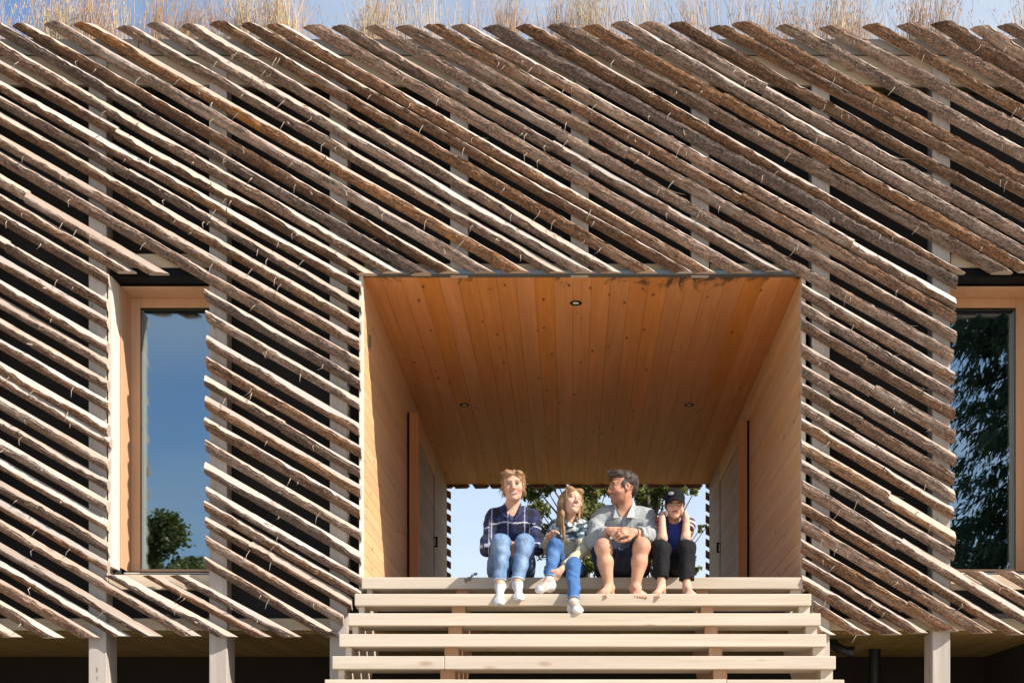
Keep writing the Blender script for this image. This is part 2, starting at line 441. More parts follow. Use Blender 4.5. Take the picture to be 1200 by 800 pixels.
bcount = 0
def batten(p1, p2, start, end, thick, pale, seed):
    """a waney batten whose upper edge runs through pixels p1, p2 on the front plane"""
    global bcount
    r = random.Random(seed)
    a = px2(*p1); b = px2(*p2)
    ax = (b-a)/np.linalg.norm(b-a); up = np.array([-ax[1], ax[0]])
    mid = a - up*thick/2
    t0m, t1m = cut_t(mid, ax, up, 0, start), cut_t(mid, ax, up, 0, end)
    L = t1m-t0m
    o0 = mid + ax*t0m
    n1, n2, n3, n4 = hn(seed), hn(seed+1), hn(seed+2), hn(seed+3)
    ns = max(4, int(L/.045))
    rs = np.random.RandomState(seed)
    jog = r.uniform(.25, .8)*L if r.random() < .30 and L > 1.2 else None
    y0 = .022 + r.uniform(-.004, .004)
    V = []; F = []; MI = []
    nbk = 9
    depth = thick*r.uniform(.38, .55)
    st = [i/ns*L for i in range(ns+1)]
    if jog is not None: st = sorted([q for q in st if abs(q-jog) > .02]+[jog-.001, jog+.0015])
    ns = len(st)-1
    kn = [(r.uniform(0, L), r.uniform(.002, .008), r.uniform(.015, .035)) for _ in range(int(L*1.1))]
    for i in range(ns+1):
        t = st[i]; s = t/L
        th = thick*(1+.035*n1(t*1.3)); dev = .0022*n2(t*.45)
        pf = max(.07, min(.62, pale*(1+.45*n3(t*1.2)) + .05*n4(t*4) + rs.normal()*.036))
        if jog is not None and t > jog: pf = max(.08, pf*.55 if seed % 2 else min(.6, pf*1.5)); dev += .013 if seed % 3 else -.012
        bk = sum(a*math.exp(-((t-q)/w_)**2) for q, a, w_ in kn)
        dd = depth*(1+.12*n4(t*2))+bk; th += bk*.7
        uR = .5-pf
        sec = [(-.40, -.034), (-.5, -.012)]
        for k in range(1, nbk-1):
            q = k/(nbk-2)
            uu = -.5+(uR+.5)*q
            nn = -.012 + (dd+.012)*math.sin(math.pi/2*min(1, q*1.25))**.75*(1-.10*max(0, q-.75)*4*.5)
            sec.append((uu, nn))
        sec.append((uR+.012, dd*.93))                      # ridge
        sec.append(((uR+.5)/2+.02, dd*.52+.002)); sec.append((.5, dd*.10-.004)); sec.append((.45, -.034))
        for k, (uu, nn) in enumerate(sec):
            u = uu*th
            if 2 <= k <= nbk-1:
                nn += rs.normal()*.0036; u += rs.normal()*.0026
            if k in (0, len(sec)-1): nn = -.034
            ta, tb = cut_t(mid, ax, up, u, start)-t0m, cut_t(mid, ax, up, u, end)-t0m
            # shear only near the ends
            tt = t
            e = .16
            if t < e: tt = ta + (e-ta)*(t/e) if L > 2*e else ta+(tb-ta)*s
            elif t > L-e: tt = tb - (tb-(L-e))*((L-t)/e) if L > 2*e else ta+(tb-ta)*s
            V.append((tt, -nn, u + dev))
    ncs = len(sec)
    # faces (V in local: x along, y away from viewer, z up across)
    for i in range(ns):
        for k in range(ncs):
            k2 = (k+1) % ncs
            F.append([i*ncs+k, i*ncs+k2, (i+1)*ncs+k2, (i+1)*ncs+k])
            MI.append(0 if 1 <= k < nbk else 1)
    F.append([k for k in range(ncs)][::-1]); MI.append(1)
    F.append([ns*ncs+k for k in range(ncs)]); MI.append(1)
    # twigs and splinters
    mb = MB(); mb.v = V; mb.f = F; mb.m = MI
    for k in range(int(L*2.1+r.random())):
        t = r.uniform(.1, .92)*L; kind = r.random()
        u0 = r.uniform(-.5, .1)*thick
        p = np.array([t, -depth*.85, u0])
        if kind < .5:   # hanging strip of bast
            l = r.uniform(.03, .10)
            pts = [p, p+np.array([r.uniform(-.01, .012), -.012, -l*.45]), p+np.array([r.uniform(-.02, .03), -.008, -l])]
            mb.tube(pts, [.0036, .0028, .0008], 3, 1)
        elif kind < .8:  # twig stub
            d = np.array([r.uniform(-.6, .6), -1, r.uniform(-.5, .6)]); l = r.uniform(.02, .05)
            mb.tube([p, p+d*l*.6, p+d*l], [.006, .0045, .003], 5, r.choice([0, 1]))
        else:           # long splinter lifting off the sawn edge
            p = np.array([t, -depth*.6, .25*thick]); l = r.uniform(.06, .16)
            mb.tube([p, p+np.array([l*.5, -.012, .004]), p+np.array([l, -.03, r.uniform(-.01, .03)])], [.003, .0024, .0006], 3, 1)
    o = mb.build('batten', [M['bark'], M['sawn']], house, smooth=True, sharp=38)
    th_ = math.atan2(-ax[1], ax[0])
    o.location = (o0[0], y0, o0[1]); o.rotation_euler = (0, th_, 0)
    bcount += 1
    return o

TOPS = [0,30,73,108,150,192,230,267,298,330,372,403,440,478,513,547,582,622,660,698,740,772,805,845,882,928,975,1027,1072,1115,1153,1190]
END318 = {0:505,30:538,73:580,108:621,150:665,192:697,230:728,267:770,298:812,330:839,372:882,403:918}
Y930 = {440:302,478:281,513:260,547:239,582:217,622:202,660:175,698:152,740:130,772:110,805:85,845:69.5,882:49}
LEFT = [47,69.5,93,111,130,157,176,203,226,247,275,299,327,347,372,396,423,440,464,489,513,536,562,584,608,635,656,678,703,731]
Y240 = {47:185,69.5:204.5,93:227,111:249.5,130:269,157:293,176:314}
MIDS = [337,361,390,416,438.5,462,487,514,540,568,585,603,626,651]
RIGHT = [330,351,371,400,425,446,467,487,513,536,560,585,605,630,650,670]
HOUSE_L, HOUSE_R = 670+155*(XL+.02), 670+155*(XR-.01)
sd = 100
def nexts():
    global sd
    sd += 17
    return sd
rb = random.Random(3)
for s in TOPS:
    sy = rb.uniform(26, 31)
    if s in END318: p2 = (END318[s], 318); end = ('h', 318.5)
    elif s in Y930:
        p2 = (930, Y930[s]); m = (p2[1]-28)/(930-s-5)*1.012
        end = ('v', 1119+rb.uniform(-1, 3)) if 28+m*(1114-s) > 322 else ('h', 318.5)
    else: p2 = (s+205, 28+200*.555); end = ('v', HOUSE_R)
    if s in END318 or s in Y930: pass
    Y1200 = {882: 203, 845: 216, 805: 244, 772: 264, 740: 287, 698: 308, 928: 172, 975: 146, 1027: 123, 1072: 98, 1115: 77, 1153: 56}
    if s in Y1200: p2 = (1200, Y1200[s]); end = ('v', HOUSE_R) if s < 740 or s > 690 else end
    if s == 698: end = ('h', 318.5)
    big = s > 560
    batten((s+5, 28), p2, ('h', sy), end, rb.uniform(.071, .089) if big else rb.uniform(.070, .087),
           rb.uniform(.10, .30) if s > 240 else rb.uniform(.22, .5), nexts())
for y in LEFT:
    if y in Y240: m = (Y240[y]-y)/240.0
    else: m = .577 if y < 600 else .58
    p1 = (0, y); p2 = (100, y+100*m)
    # where it ends
    if y < 80: end = ('h', 318.5)
    elif y < 190: end = ('v', 422.5+rb.uniform(-1.5, 1))
    elif y < 240: end = ('h', 317.5)
    elif y < 600: end = ('v', 127+rb.uniform(-1.5, 1))
    else: end = ('h', 745+rb.uniform(-1, 1.5))
    xs_ = (28-y)/m
    start = ('v', HOUSE_L) if xs_ < HOUSE_L+12 else ('h', rb.uniform(26, 31))
    batten(p1, p2, start, end, rb.uniform(.072, .089), rb.uniform(.30, .56) if y > 300 else rb.uniform(.22, .5), nexts())
for y in MIDS:
    m = .58
    end = ('v', 422.5+rb.uniform(-1.5, 1)) if y <= 590 else {603: ('v', 411), 626: ('v', 402), 651: ('h', 745)}[y]
    batten((240, y), (340, y+100*m), ('v', 241+rb.uniform(-2, 1)), end, rb.uniform(.071, .087), rb.uniform(.25, .5), nexts())
for x, m in ((147, .545), (188, .55), (220, .54)):
    batten((x, 674), (x+100, 674+100*m), ('h', 673.5), ('h', 745.5), rb.uniform(.066, .078), rb.uniform(.35, .55), nexts())
for y in RIGHT:
    m = .582+.02*(y-330)/340
    end = ('v', 1119+rb.uniform(-1.5, 2)) if y < 548 else ('h', 742+rb.uniform(-1.5, 1.5))
    batten((939, y), (1039, y+100*m), ('v', 939+rb.uniform(-.5, 1.5)), end, rb.uniform(.075, .093), rb.uniform(.16, .42), nexts())
for x, y in ((953, 702), (960, 731)):
    batten((x, y), (x+100, y+60), ('v', x), ('h', 743), .07, .3, nexts())
for x in (1155, 1192):
    batten((x, 670), (x+100, 670+58), ('h', 669), ('v', HOUSE_R), .076, .3, nexts())
print('battens', bcount)
# batten ends of the rear front, seen through the passage
mb = MB(); z = 3.2
k = 0
while z < 5.4:
    for xa, xb in ((OL-.5, OL+.045), (OR_-.04, OR_+.5)):
        b0 = len(mb.v); dz = -.3*(xb-xa)/.54
        mb.v += [(xa, 6.80, z+.3), (xb, 6.80, z), (xb, 6.80, z+.085), (xa, 6.80, z+.385), (xa, 6.86, z+.3), (xb, 6.86, z), (xb, 6.86, z+.085), (xa, 6.86, z+.385)]
        for q in ((0,1,2,3),(7,6,5,4),(0,4,5,1),(1,5,6,2),(2,6,7,3),(3,7,4,0)): mb.f.append([b0+i for i in q]); mb.m.append(0)
    z += .148; k += 1
x = OL-.1
while x < OR_-.1:
    b0 = len(mb.v); w = rb.uniform(.13, .2)
    pr = [(x, 5.41), (x+w*.8, 5.413), (x+w, 5.44), (x-.02, 5.62), (x-.16, 5.62)]
    for yy in (6.80, 6.86): mb.v += [(a, yy, c) for a, c in pr]
    mb.f += [[b0+i for i in range(5)][::-1], [b0+5+i for i in range(5)]]; mb.m += [0, 0]
    for i in range(5):
        j = (i+1) % 5; mb.f.append([b0+i, b0+j, b0+5+j, b0+5+i]); mb.m.append(0)
    x += rb.uniform(.2, .3)
tag(mb.build('rear_batten', [M['bark']], house), kind='stuff')

# ------------------------------------------------------------------ drain pipes under the house
dp = MB(); 
dp.tube([(2.07, .50, 2.74), (2.075, .49, 2.71), (2.10, .47, 2.675), (2.15, .45, 2.65), (2.22, .44, 2.635)], .036, 14)
dp.tube([(2.19, .445, 2.643), (2.225, .44, 2.634)], .043, 14)
dp.build('drain_pipe', M['pipe'], house, smooth=True, sharp=40)
MB().tube([(2.565, 1.2, 2.74), (2.565, 1.2, 0.0)], .05, 14).build('drain_pipe', M['pipe'], house, smooth=True, sharp=40)

# ------------------------------------------------------------------ the stairs
stairs = empty('wooden_stairs', (0, -2, 0), 'wide flight of pale plank stairs with open risers rising to the passage', 'stairs')
def sb(mb, name, mat, parent=stairs, **k):
    o = mb.build(name, M[mat], parent, **k); o.location = (0, 2, 0); return o
ys = [0, -.379, -.66] + [-.66-.283*k for k in range(1, 15)]
TZ = []
for i, y in enumerate(ys):
    zt = SEAT-.1808*i
    if zt < .12: break
    TZ.append((y, zt))
    mb = MB(); dpt = .298 if i == 0 else .30
    cuts = [-1.588+rnd.uniform(-.008, .008)]+sorted(rnd.choice([-.83, .99, .08])+rnd.uniform(-.02, .02) for _ in range(rnd.choice([0, 1, 1])))+[1.752+rnd.uniform(-.008, .008)]
    for ca, cb in zip(cuts, cuts[1:]): mb.box(ca+.001, cb-.001, y+rnd.uniform(0, .003), y+dpt*.49, zt-.088, zt+rnd.uniform(-.002, 0))
    mb.box(-1.585+rnd.uniform(-.008, .008), 1.750+rnd.uniform(-.008, .008), y+dpt*.51, y+dpt, zt-.088, zt)
    sb(mb, 'tread', 'tread', bevel=.005)
def stringer(x0, x1, mat):
    for (y, zt), nxt in zip(TZ[:-1], TZ[1:]):
        pass
    pts = []
    for i, (y, zt) in enumerate(TZ):
        yb = y+.04
        pts.append((yb, zt-.0895))
        if i+1 < len(TZ): pts.append((yb, TZ[i+1][1]-.0895))
    top = pts; last = TZ[-1]
    bot = [(last[0]+.04, 0), (last[0]+.45, 0), (.36, SEAT-.55), (.36, SEAT-.0895)]
    poly = top+bot
    n = len(poly); V = [(x0, a, b) for a, b in poly]+[(x1, a, b) for a, b in poly]
    F = [list(range(n)), list(range(n, 2*n))[::-1]]+[[i, i+n, (i+1) % n+n, (i+1) % n] for i in range(n)]
    o = new_mesh('stringer', V, F, M[mat], stairs); o.location = (0, 2, 0)
stringer(-.875, -.78, 'stringer'); stringer(.945, 1.035, 'stringer')
stringer(-1.555, -1.515, 'tread'); stringer(1.66, 1.74, 'tread')

# ------------------------------------------------------------------ ground
def ground_mat():
    n = NT('dry_grass_ground')
    v = n.coords((1, 1, 1))
    c = n.mix(n.noise(v, .35, 5, .6), (.16, .14, .06), (.24, .20, .11))
    c = n.mix(n.ramp(n.noise(v, 9, 5, .7), [(.35, 0.0), (.7, .7)]), c, (.10, .105, .035))
    return n.base(c, .95, .1)
g = MB(); g.v = [(-400, -400, 0), (400, -400, 0), (400, 400, 0), (-400, 400, 0)]; g.f = [[0, 1, 2, 3]]; g.m = [0]
tag(g.build('ground', ground_mat()), kind='structure')
g = MB(); g.v = [(-16, -26, .004), (14, -26, .004), (10, .2, .004), (-12, .2, .004)]; g.f = [[0, 1, 2, 3]]; g.m = [0]  # unseen gravel, sized and lightened to bounce light into the passage
tag(g.build('bounce_ground', plain('bounce_gravel', (.48, .42, .34), .95, nz=.35, scale=45)), kind='structure')

# ------------------------------------------------------------------ grass on the roof
def grass():
    V = []; F = []; MI = []
    r = random.Random(11)
    clumps = [(r.uniform(XL, XR), r.uniform(.16, 1.1), r.uniform(.05, .17), r.uniform(.35, .95)*r.choice([.6, 1, 1]), r.choice([0, 0, 1, 2]), r.uniform(-.35, .35)) for _ in range(180)]
    # the denser tawny tufts that the photograph shows
    for px, hh, m in ((80, .55, 0), (105, .7, 1), (185, .62, 2), (205, .55, 2), (285, .7, 0), (330, .75, 0), (432, .55, 0), (590, .6, 2), (655, .5, 1), (690, .65, 0), (1000, .62, 1), (1075, .6, 2), (1100, .6, 2), (60, .5, 0), (130, .6, 0)):
        clumps += [((px-670)/152.0, .2+r.uniform(0, .15), .06, hh, m, r.uniform(-.1, .5) if m == 2 else r.uniform(-.2, .2))]*3
    for cx, cy, sp, hh, m, lean in clumps:
        for _ in range(r.randint(26, 78)):
            x = cx+r.gauss(0, sp); y = max(.15, cy+r.gauss(0, sp*.7)); h = hh*r.uniform(.45, 1.1); w = r.uniform(.0010, .0025)
            if x < XL or x > XR: continue
            a = r.uniform(0, 3.14); dx, dy = math.cos(a)*w, math.sin(a)*w
            lx, ly = (lean+r.gauss(0, .28))*h*.55, r.gauss(0, .16)*h
            b = len(V)
            for q, ww in ((0, 1), (.35, .9), (.7, .7), (1, .12)):
                k = q**1.8
                V.append((x+lx*k-dx*ww, y+ly*k-dy*ww, 7.158+h*q)); V.append((x+lx*k+dx*ww, y+ly*k+dy*ww, 7.158+h*q))
            for q in range(3):
                F.append([b+2*q, b+2*q+1, b+2*q+3, b+2*q+2]); MI.append(m)
            if r.random() < .45:   # feathery seed head
                tx, ty, tz = x+lx, y+ly, 7.158+h
                for _2 in range(7):
                    q = r.uniform(.72, 1.0); k = q**1.8
                    bx_, by_, bz_ = x+lx*k, y+ly*k, 7.158+h*q
                    b = len(V); sx = r.gauss(0, .009); sz = r.uniform(.012, .04)
                    V += [(bx_, by_, bz_), (bx_+sx+.0012, by_+r.gauss(0, .006), bz_+sz), (bx_+sx*.8-.0012, by_, bz_+sz*1.1)]
                    F.append([b, b+1, b+2]); MI.append(2 if r.random() < .5 else m)
    mats = [plain('straw_grass', (.56, .43, .265), .8), plain('pinkish_grass', (.52, .36, .245), .8), plain('tawny_grass', (.46, .27, .115), .8)]
    tag(new_mesh('roof_grass', V, F, mats, None, midx=MI), 'tall dry straw coloured grass growing along the roof edge', 'grass', kind='stuff')
grass()
EXPOSURE = 0.66
# ------------------------------------------------------------------ people: smooth signed-distance bodies
def V3(*a): return np.array(a, float)
def unit(v): v = np.asarray(v, float); return v/np.linalg.norm(v)

class Field:
    def __init__(s, lo, hi, h):
        s.lo = np.asarray(lo, float); s.h = h
        s.n = np.ceil((np.asarray(hi, float)-s.lo)/h).astype(int)+1
        s.f = np.full(s.n, .25, dtype=np.float32)
    def win(s, lo, hi):
        a = np.maximum(0, np.floor((lo-s.lo)/s.h).astype(int)); b = np.minimum(s.n, np.ceil((hi-s.lo)/s.h).astype(int)+1)
        if np.any(b <= a): return None
        g = [s.lo[i]+s.h*np.arange(a[i], b[i], dtype=np.float32) for i in range(3)]
        return (slice(a[0], b[0]), slice(a[1], b[1]), slice(a[2], b[2])), g[0][:, None, None], g[1][None, :, None], g[2][None, None, :]
    def put(s, prim, k=.01, op='u', noise=None):
        fn, lo, hi = prim; m = k+3*s.h
        w = s.win(lo-m, hi+m)
        if w is None: return
        sl, X, Y, Z = w
        d = fn(X, Y, Z)
        if noise is not None: d = d+noise(X, Y, Z)
        a = s.f[sl]
        if op == 'u':
            hh = np.maximum(k-np.abs(a-d), 0)/max(k, 1e-6); s.f[sl] = np.minimum(a, d)-hh*hh*k*.25
        elif op == 's':
            d = -d; hh = np.maximum(k-np.abs(a-d), 0)/max(k, 1e-6); s.f[sl] = np.maximum(a, d)+hh*hh*k*.25

def cone(a, b, ra, rb, cut=False, flat=None):
    a = np.asarray(a, float); b = np.asarray(b, float); ab = b-a; L2 = ab@ab; u = ab/math.sqrt(L2)
    r = max(ra, rb)
    def fn(X, Y, Z):
        x, y, z = X-a[0], Y-a[1], Z-a[2]
        tr = (x*ab[0]+y*ab[1]+z*ab[2])/L2; t = np.clip(tr, 0, 1)
        d = np.sqrt((x-t*ab[0])**2+(y-t*ab[1])**2+(z-t*ab[2])**2)-(ra+(rb-ra)*t)
        if cut: d = np.maximum(d, (tr-1)*math.sqrt(L2))
        return d
    return fn, np.minimum(a, b)-r, np.maximum(a, b)+r

def ell(c, rad, B=np.eye(3)):
    c = np.asarray(c, float); rad = np.asarray(rad, float); B = np.asarray(B, float)   # rows of B are the axes
    ext = np.sqrt(((B.T*rad)**2).sum(1))
    def fn(X, Y, Z):
        x, y, z = X-c[0], Y-c[1], Z-c[2]
        q = [x*B[i, 0]+y*B[i, 1]+z*B[i, 2] for i in range(3)]
        k0 = np.sqrt(sum((q[i]/rad[i])**2 for i in range(3))); k1 = np.sqrt(sum((q[i]/rad[i]**2)**2 for i in range(3)))
        return k0*(k0-1)/np.maximum(k1, 1e-6)
    return fn, c-ext, c+ext

def slab(c, nrm, big=1.5):
    """half-space beyond c along nrm"""
    c = np.asarray(c, float); nrm = unit(nrm)
    return (lambda X, Y, Z: -((X-c[0])*nrm[0]+(Y-c[1])*nrm[1]+(Z-c[2])*nrm[2])), c-big, c+big

def folds(seed, amp, freq):
    r = np.random.RandomState(seed); D = r.normal(size=(5, 3)); D /= np.linalg.norm(D, axis=1)[:, None]
    D *= freq*r.uniform(.6, 1.6, (5, 1)); ph = r.rand(5)*6.28
    def fn(X, Y, Z):
        o = 0
        for i in range(5):
            w = 1.1*np.sin(X*D[(i+1) % 5, 0]*.35+Y*D[(i+1) % 5, 1]*.35+Z*D[(i+1) % 5, 2]*.35+i)
            o = o+np.sin(X*D[i, 0]+Y*D[i, 1]+Z*D[i, 2]+ph[i]+w)
        return (o*amp/2.6).astype(np.float32)
    return fn

CORN = np.array([(i, j, k) for i in (0, 1) for j in (0, 1) for k in (0, 1)])
EDG = [(a, b) for a in range(8) for b in range(a+1, 8) if abs(CORN[a]-CORN[b]).sum() == 1]
def mesh_field(F):
    f = F.f; s = f < 0
    f = f.copy()
    f[0] = f[-1] = .1; f[:, 0] = f[:, -1] = .1; f[:, :, 0] = f[:, :, -1] = .1; s = f < 0
    n0, n1, n2 = f.shape
    cnt = np.zeros((n0-1, n1-1, n2-1), np.int8)
    for c in CORN: cnt += s[c[0]:n0-1+c[0], c[1]:n1-1+c[1], c[2]:n2-1+c[2]]
    act = (cnt > 0) & (cnt < 8)
    idx = np.argwhere(act)
    val = np.stack([f[idx[:, 0]+c[0], idx[:, 1]+c[1], idx[:, 2]+c[2]] for c in CORN], 1)
    acc = np.zeros((len(idx), 3)); num = np.zeros(len(idx))
    for a, b in EDG:
        va, vb = val[:, a], val[:, b]; m = (va < 0) != (vb < 0)
        t = np.where(m, va/np.where(m, va-vb, 1), 0)
        acc += np.where(m[:, None], CORN[a]+t[:, None]*(CORN[b]-CORN[a]), 0); num += m
    V = F.lo+F.h*(idx+acc/num[:, None])
    vid = np.full(act.shape, -1, np.int32); vid[act] = np.arange(len(idx))
    Q = []
    for ax in range(3):
        o = [(1, 2), (2, 0), (0, 1)][ax]
        A = [slice(None)]*3; B = [slice(None)]*3; A[ax] = slice(0, -1); B[ax] = slice(1, None)
        ch = s[tuple(A)] != s[tuple(B)]
        e = np.argwhere(ch)
        e = e[(e[:, o[0]] > 0) & (e[:, o[1]] > 0) & (e[:, o[0]] < f.shape[o[0]]-1) & (e[:, o[1]] < f.shape[o[1]]-1)]
        d0 = np.zeros(3, int); d0[o[0]] = 1; d1 = np.zeros(3, int); d1[o[1]] = 1
        g = lambda q: vid[q[:, 0], q[:, 1], q[:, 2]]
        q = np.stack([g(e-d0-d1), g(e-d1), g(e), g(e-d0)], 1)
        ins = s[e[:, 0], e[:, 1], e[:, 2]]
        q[~ins] = q[~ins][:, ::-1]
        Q.append(q[(q >= 0).all(1)])
    return V, np.concatenate(Q)

def field_obj(F, name, mat, colour, parent=None, origin=(0, 0, 0)):
    V, Q = mesh_field(F)
    me = bpy.data.meshes.new(name)
    me.vertices.add(len(V)); me.vertices.foreach_set('co', (V-np.asarray(origin)).astype(np.float32).ravel())
    me.loops.add(Q.size); me.loops.foreach_set('vertex_index', Q.astype(np.int32).ravel())
    me.polygons.add(len(Q)); me.polygons.foreach_set('loop_start', np.arange(0, Q.size, 4, dtype=np.int32)); me.polygons.foreach_set('loop_total', np.full(len(Q), 4, np.int32))
    me.polygons.foreach_set('use_smooth', np.ones(len(Q), bool))
    me.update(calc_edges=True); me.validate()
    C = np.ones((len(V), 4), np.float32); C[:, :3] = colour(V) if callable(colour) else np.asarray(colour)
    at_ = me.attributes.new('tint', 'FLOAT_COLOR', 'POINT'); at_.data.foreach_set('color', C.ravel())
    me.materials.append(mat)
    o = bpy.data.objects.new(name, me)
    return link(o, parent), V

class Head:
    """frame of a head: P(r, f, u) with r to the viewer's right when it looks at the viewer"""
    def __init__(s, c, fwd, tilt=0.0, size=1.0):
        s.c = np.asarray(c, float); s.F = unit(fwd)
        r = unit(np.cross(s.F, (0, 0, 1)))*-1.0
        u = unit(np.cross(s.F, r))
        if u[2] < 0: u = -u
        s.Rr = math.cos(tilt)*r+math.sin(tilt)*u; s.U = math.cos(tilt)*u-math.sin(tilt)*r; s.k = size
        s.B = np.array([s.Rr, s.F, s.U])
    def P(s, r, f, u): return s.c+s.k*(r*s.Rr+f*s.F+u*s.U)
    def E(s, c, rad): return ell(s.P(*c), np.asarray(rad)*s.k, s.B)
    def loc(s, V): return (V-s.c)@s.B.T/s.k

def add_head(F, h, neck, nr=.052, jaw=1.0, child=False, smile=1.0):
    k = h.k
    F.put(h.E((0, -.018, .034), (.074, .094, .086)), .02)
    F.put(h.E((0, .026, -.030), (.060*jaw, .064, .084)), .03)
    F.put(h.E((0, .040, -.082), (.041*jaw, .040, .032)), .03)
    F.put(h.E((0, .074, -.103), (.019*jaw, .018, .015)), .025)
    F.put(cone(neck, h.P(0, -.018, -.06), nr, nr*.92), .025)
    F.put(cone(h.P(-.036, .079, .022), h.P(.036, .079, .022), .011*k, .011*k), .02)
    for s in (-1, 1):
        F.put(h.E((s*.031, .103, .003), (.017, .016, .011)), .012, 's')
        F.put(h.E((s*.0305, .0795, .003), (.0128, .0125, .0108)), .003)
        F.put(h.E((s*.040, .062, -.032), (.022, .024, .021)), .025)
        F.put(h.E((s*.0745, -.006, -.006), (.010, .019, .031)), .008)
        F.put(h.E((s*.079, .000, -.004), (.005, .010, .017)), .006, 's')
    F.put(cone(h.P(0, .088, .012), h.P(0, .110, -.030), .008*k, .0115*k), .010)
    for s in (-1, 1): F.put(h.E((s*.0115, .101, -.034), (.0085, .011, .008)), .007)
    F.put(h.E((0, .090, -.066), (.026, .011, .0105)), .012)
    F.put(h.E((0, .104, -.0655), (.023*smile, .010, .0035+.002*smile)), .005, 's')
    F.put(h.E((0, .085, -.0655), (.021, .009, .006)), .003)

def face_tint(h, V, C, skin, lip, brow, smile=1.0, shut=False, stubble_shade=None):
    L = h.loc(V); r, f, u = L[:, 0], L[:, 1], L[:, 2]; ar = np.abs(r)
    near = (ar < .10) & (f > -.14) & (f < .14) & (u > -.13) & (u < .13)
    def paint(m, c, a=1.0): C[m & near] = C[m & near]*(1-a)+np.asarray(c)*a
    ck = np.exp(-(((ar-.042)/.02)**2+((u+.03)/.02)**2))*(f > .03)
    C[near] = C[near]*(1-.35*ck[near, None])+.35*ck[near, None]*np.array(lip)*1.1
    nz_ = np.exp(-((r/.015)**2+((u+.03)/.014)**2))*(f > .09)
    C[near] = C[near]*(1-.22*nz_[near, None])+.22*nz_[near, None]*np.array(lip)*1.15
    if stubble_shade is not None:
        m = (u < -.045) & (f > .0) & (u > -.125); paint(m, stubble_shade, .45)  # beard stubble, darkened with the lower face's shade painted in
        m = (u < -.045) & (f > .07) & (ar < .04) & (u > -.06); paint(m, stubble_shade, .35)
    cu = u+.0655-.22*smile*np.minimum(ar, .036)**2/.03
    paint((ar < .031) & (np.abs(cu) < .0105*np.sqrt(np.clip(1-(ar/.032)**2, 0, 1))+.001) & (f > .072), lip)
    paint((ar < .024) & (np.abs(cu) < .0046*np.sqrt(np.clip(1-(ar/.025)**2, 0, 1))) & (f > .07), (.46, .40, .35) if smile > .7 else (.12, .04, .035))
    eu = u-.003
    inside = ((ar-.031)/.0135)**2+(eu/.0058)**2 < 1
    if not shut:
        paint(inside & (f > .06), (.20, .155, .13)); paint(((ar-.031)**2+eu**2 < .0066**2) & (f > .06), (.03, .026, .022))
        lid = (((ar-.031)/.019)**2+((eu-.001)/.0115)**2 < 1) & ~inside & (eu > .002) & (f > .06); paint(lid, np.array(brow)*.6, .8)
    else:
        paint((((ar-.031)/.017)**2+(eu/.0045)**2 < 1) & (f > .06), np.array(brow)*.5, .85)
    bu = u-.0245+((ar-.035)/.03)**2*.006
    paint((np.abs(bu) < .0048) & (ar > .012) & (ar < .053) & (f > .05), brow, .85)

def add_hand(F, wr, d, nrm, curl=.5, size=1.0, spread=.16, thumb=1, k=.006):
    """wr wrist, d along the hand, nrm out of the palm (fingers curl that way); thumb side +/- across"""
    d = unit(d); nrm = unit(nrm-np.dot(nrm, d)*d); ac = np.cross(d, nrm)*thumb
    wr = np.asarray(wr, float); S = size
    B = np.array([ac, d, nrm])
    F.put(ell(wr+d*.048*S, np.array([.040, .054, .0155])*S, B), .015)
    F.put(cone(wr-d*.02*S, wr+d*.03*S, .025*S, .027*S), .015)
    for i, (off, L) in enumerate(((.030, .074), (.0105, .082), (-.0095, .077), (-.0285, .062))):
        p = wr+d*(.088-.006*abs(i-1.2))*S+ac*off*S
        dr = unit(d+ac*spread*(1.5-i)*.5); bend = curl*(.85+.1*i)
        rr = (.0094, .0096, .0092, .0083)[i]*S
        for j, fr in enumerate((.46, .31, .23)):
            ang = bend*(.75, 1.0, .7)[j]
            ax = unit(np.cross(dr, nrm)) if j == 0 else ax
            Rm = np.array(Matrix.Rotation(ang, 3, Vector(ax)))
            dr = unit(Rm@dr)
            e = p+dr*L*fr*S
            F.put(cone(p, e, rr*(1-.09*j), rr*(.91-.09*j)), k if j else .009)
            p = e
    p = wr+d*.022*S+ac*.030*S
    e1 = p+(d*.030+ac*.024+nrm*.012)*S; e2 = e1+(d*.028+ac*.006+nrm*.012*(.5+curl))*S; e3 = e2+(d*.022-ac*.004+nrm*.012*curl)*S
    F.put(cone(p, e1, .0145*S, .0118*S), .012); F.put(cone(e1, e2, .0112*S, .0102*S), .006); F.put(cone(e2, e3, .010*S, .0082*S), .006)

def add_foot(F, ank, toe, r=.034, size=1.0, toes=True, up=(0, 0, 1)):
    """bare foot from the ankle to the tip of the toes"""
    ank = np.asarray(ank, float); toe = np.asarray(toe, float); d = unit(toe-ank)
    flat = unit(np.array([toe[0]-ank[0], toe[1]-ank[1], 0])); side = np.cross(flat, (0, 0, 1)); up = np.cross(side, d)
    S = size
    F.put(ell(ank+flat*-.028*S+V3(0, 0, -.045)*S, np.array([.033, .036, .032])*S, np.array([side, flat, V3(0, 0, 1)])), .02)
    ball = toe-d*.055*S
    F.put(cone(ank+flat*.01*S-V3(0, 0, .012)*S, ball, .036*S, .024*S), .03)
    F.put(ell(ball, np.array([.046, .034, .019])*S, np.array([side, d, up])), .02)
    if toes:
        for i in range(5):
            o = (i-2)*.0185*S; L = (.052, .05, .046, .040, .033)[i]*S; r_ = (.0125, .0095, .009, .0088, .0085)[i]*S
            p = ball+side*o*(1 if i else 1.05)+d*.012*S; F.put(cone(p, p+d*L*.85-up*.006*S, r_, r_*.9), .006)

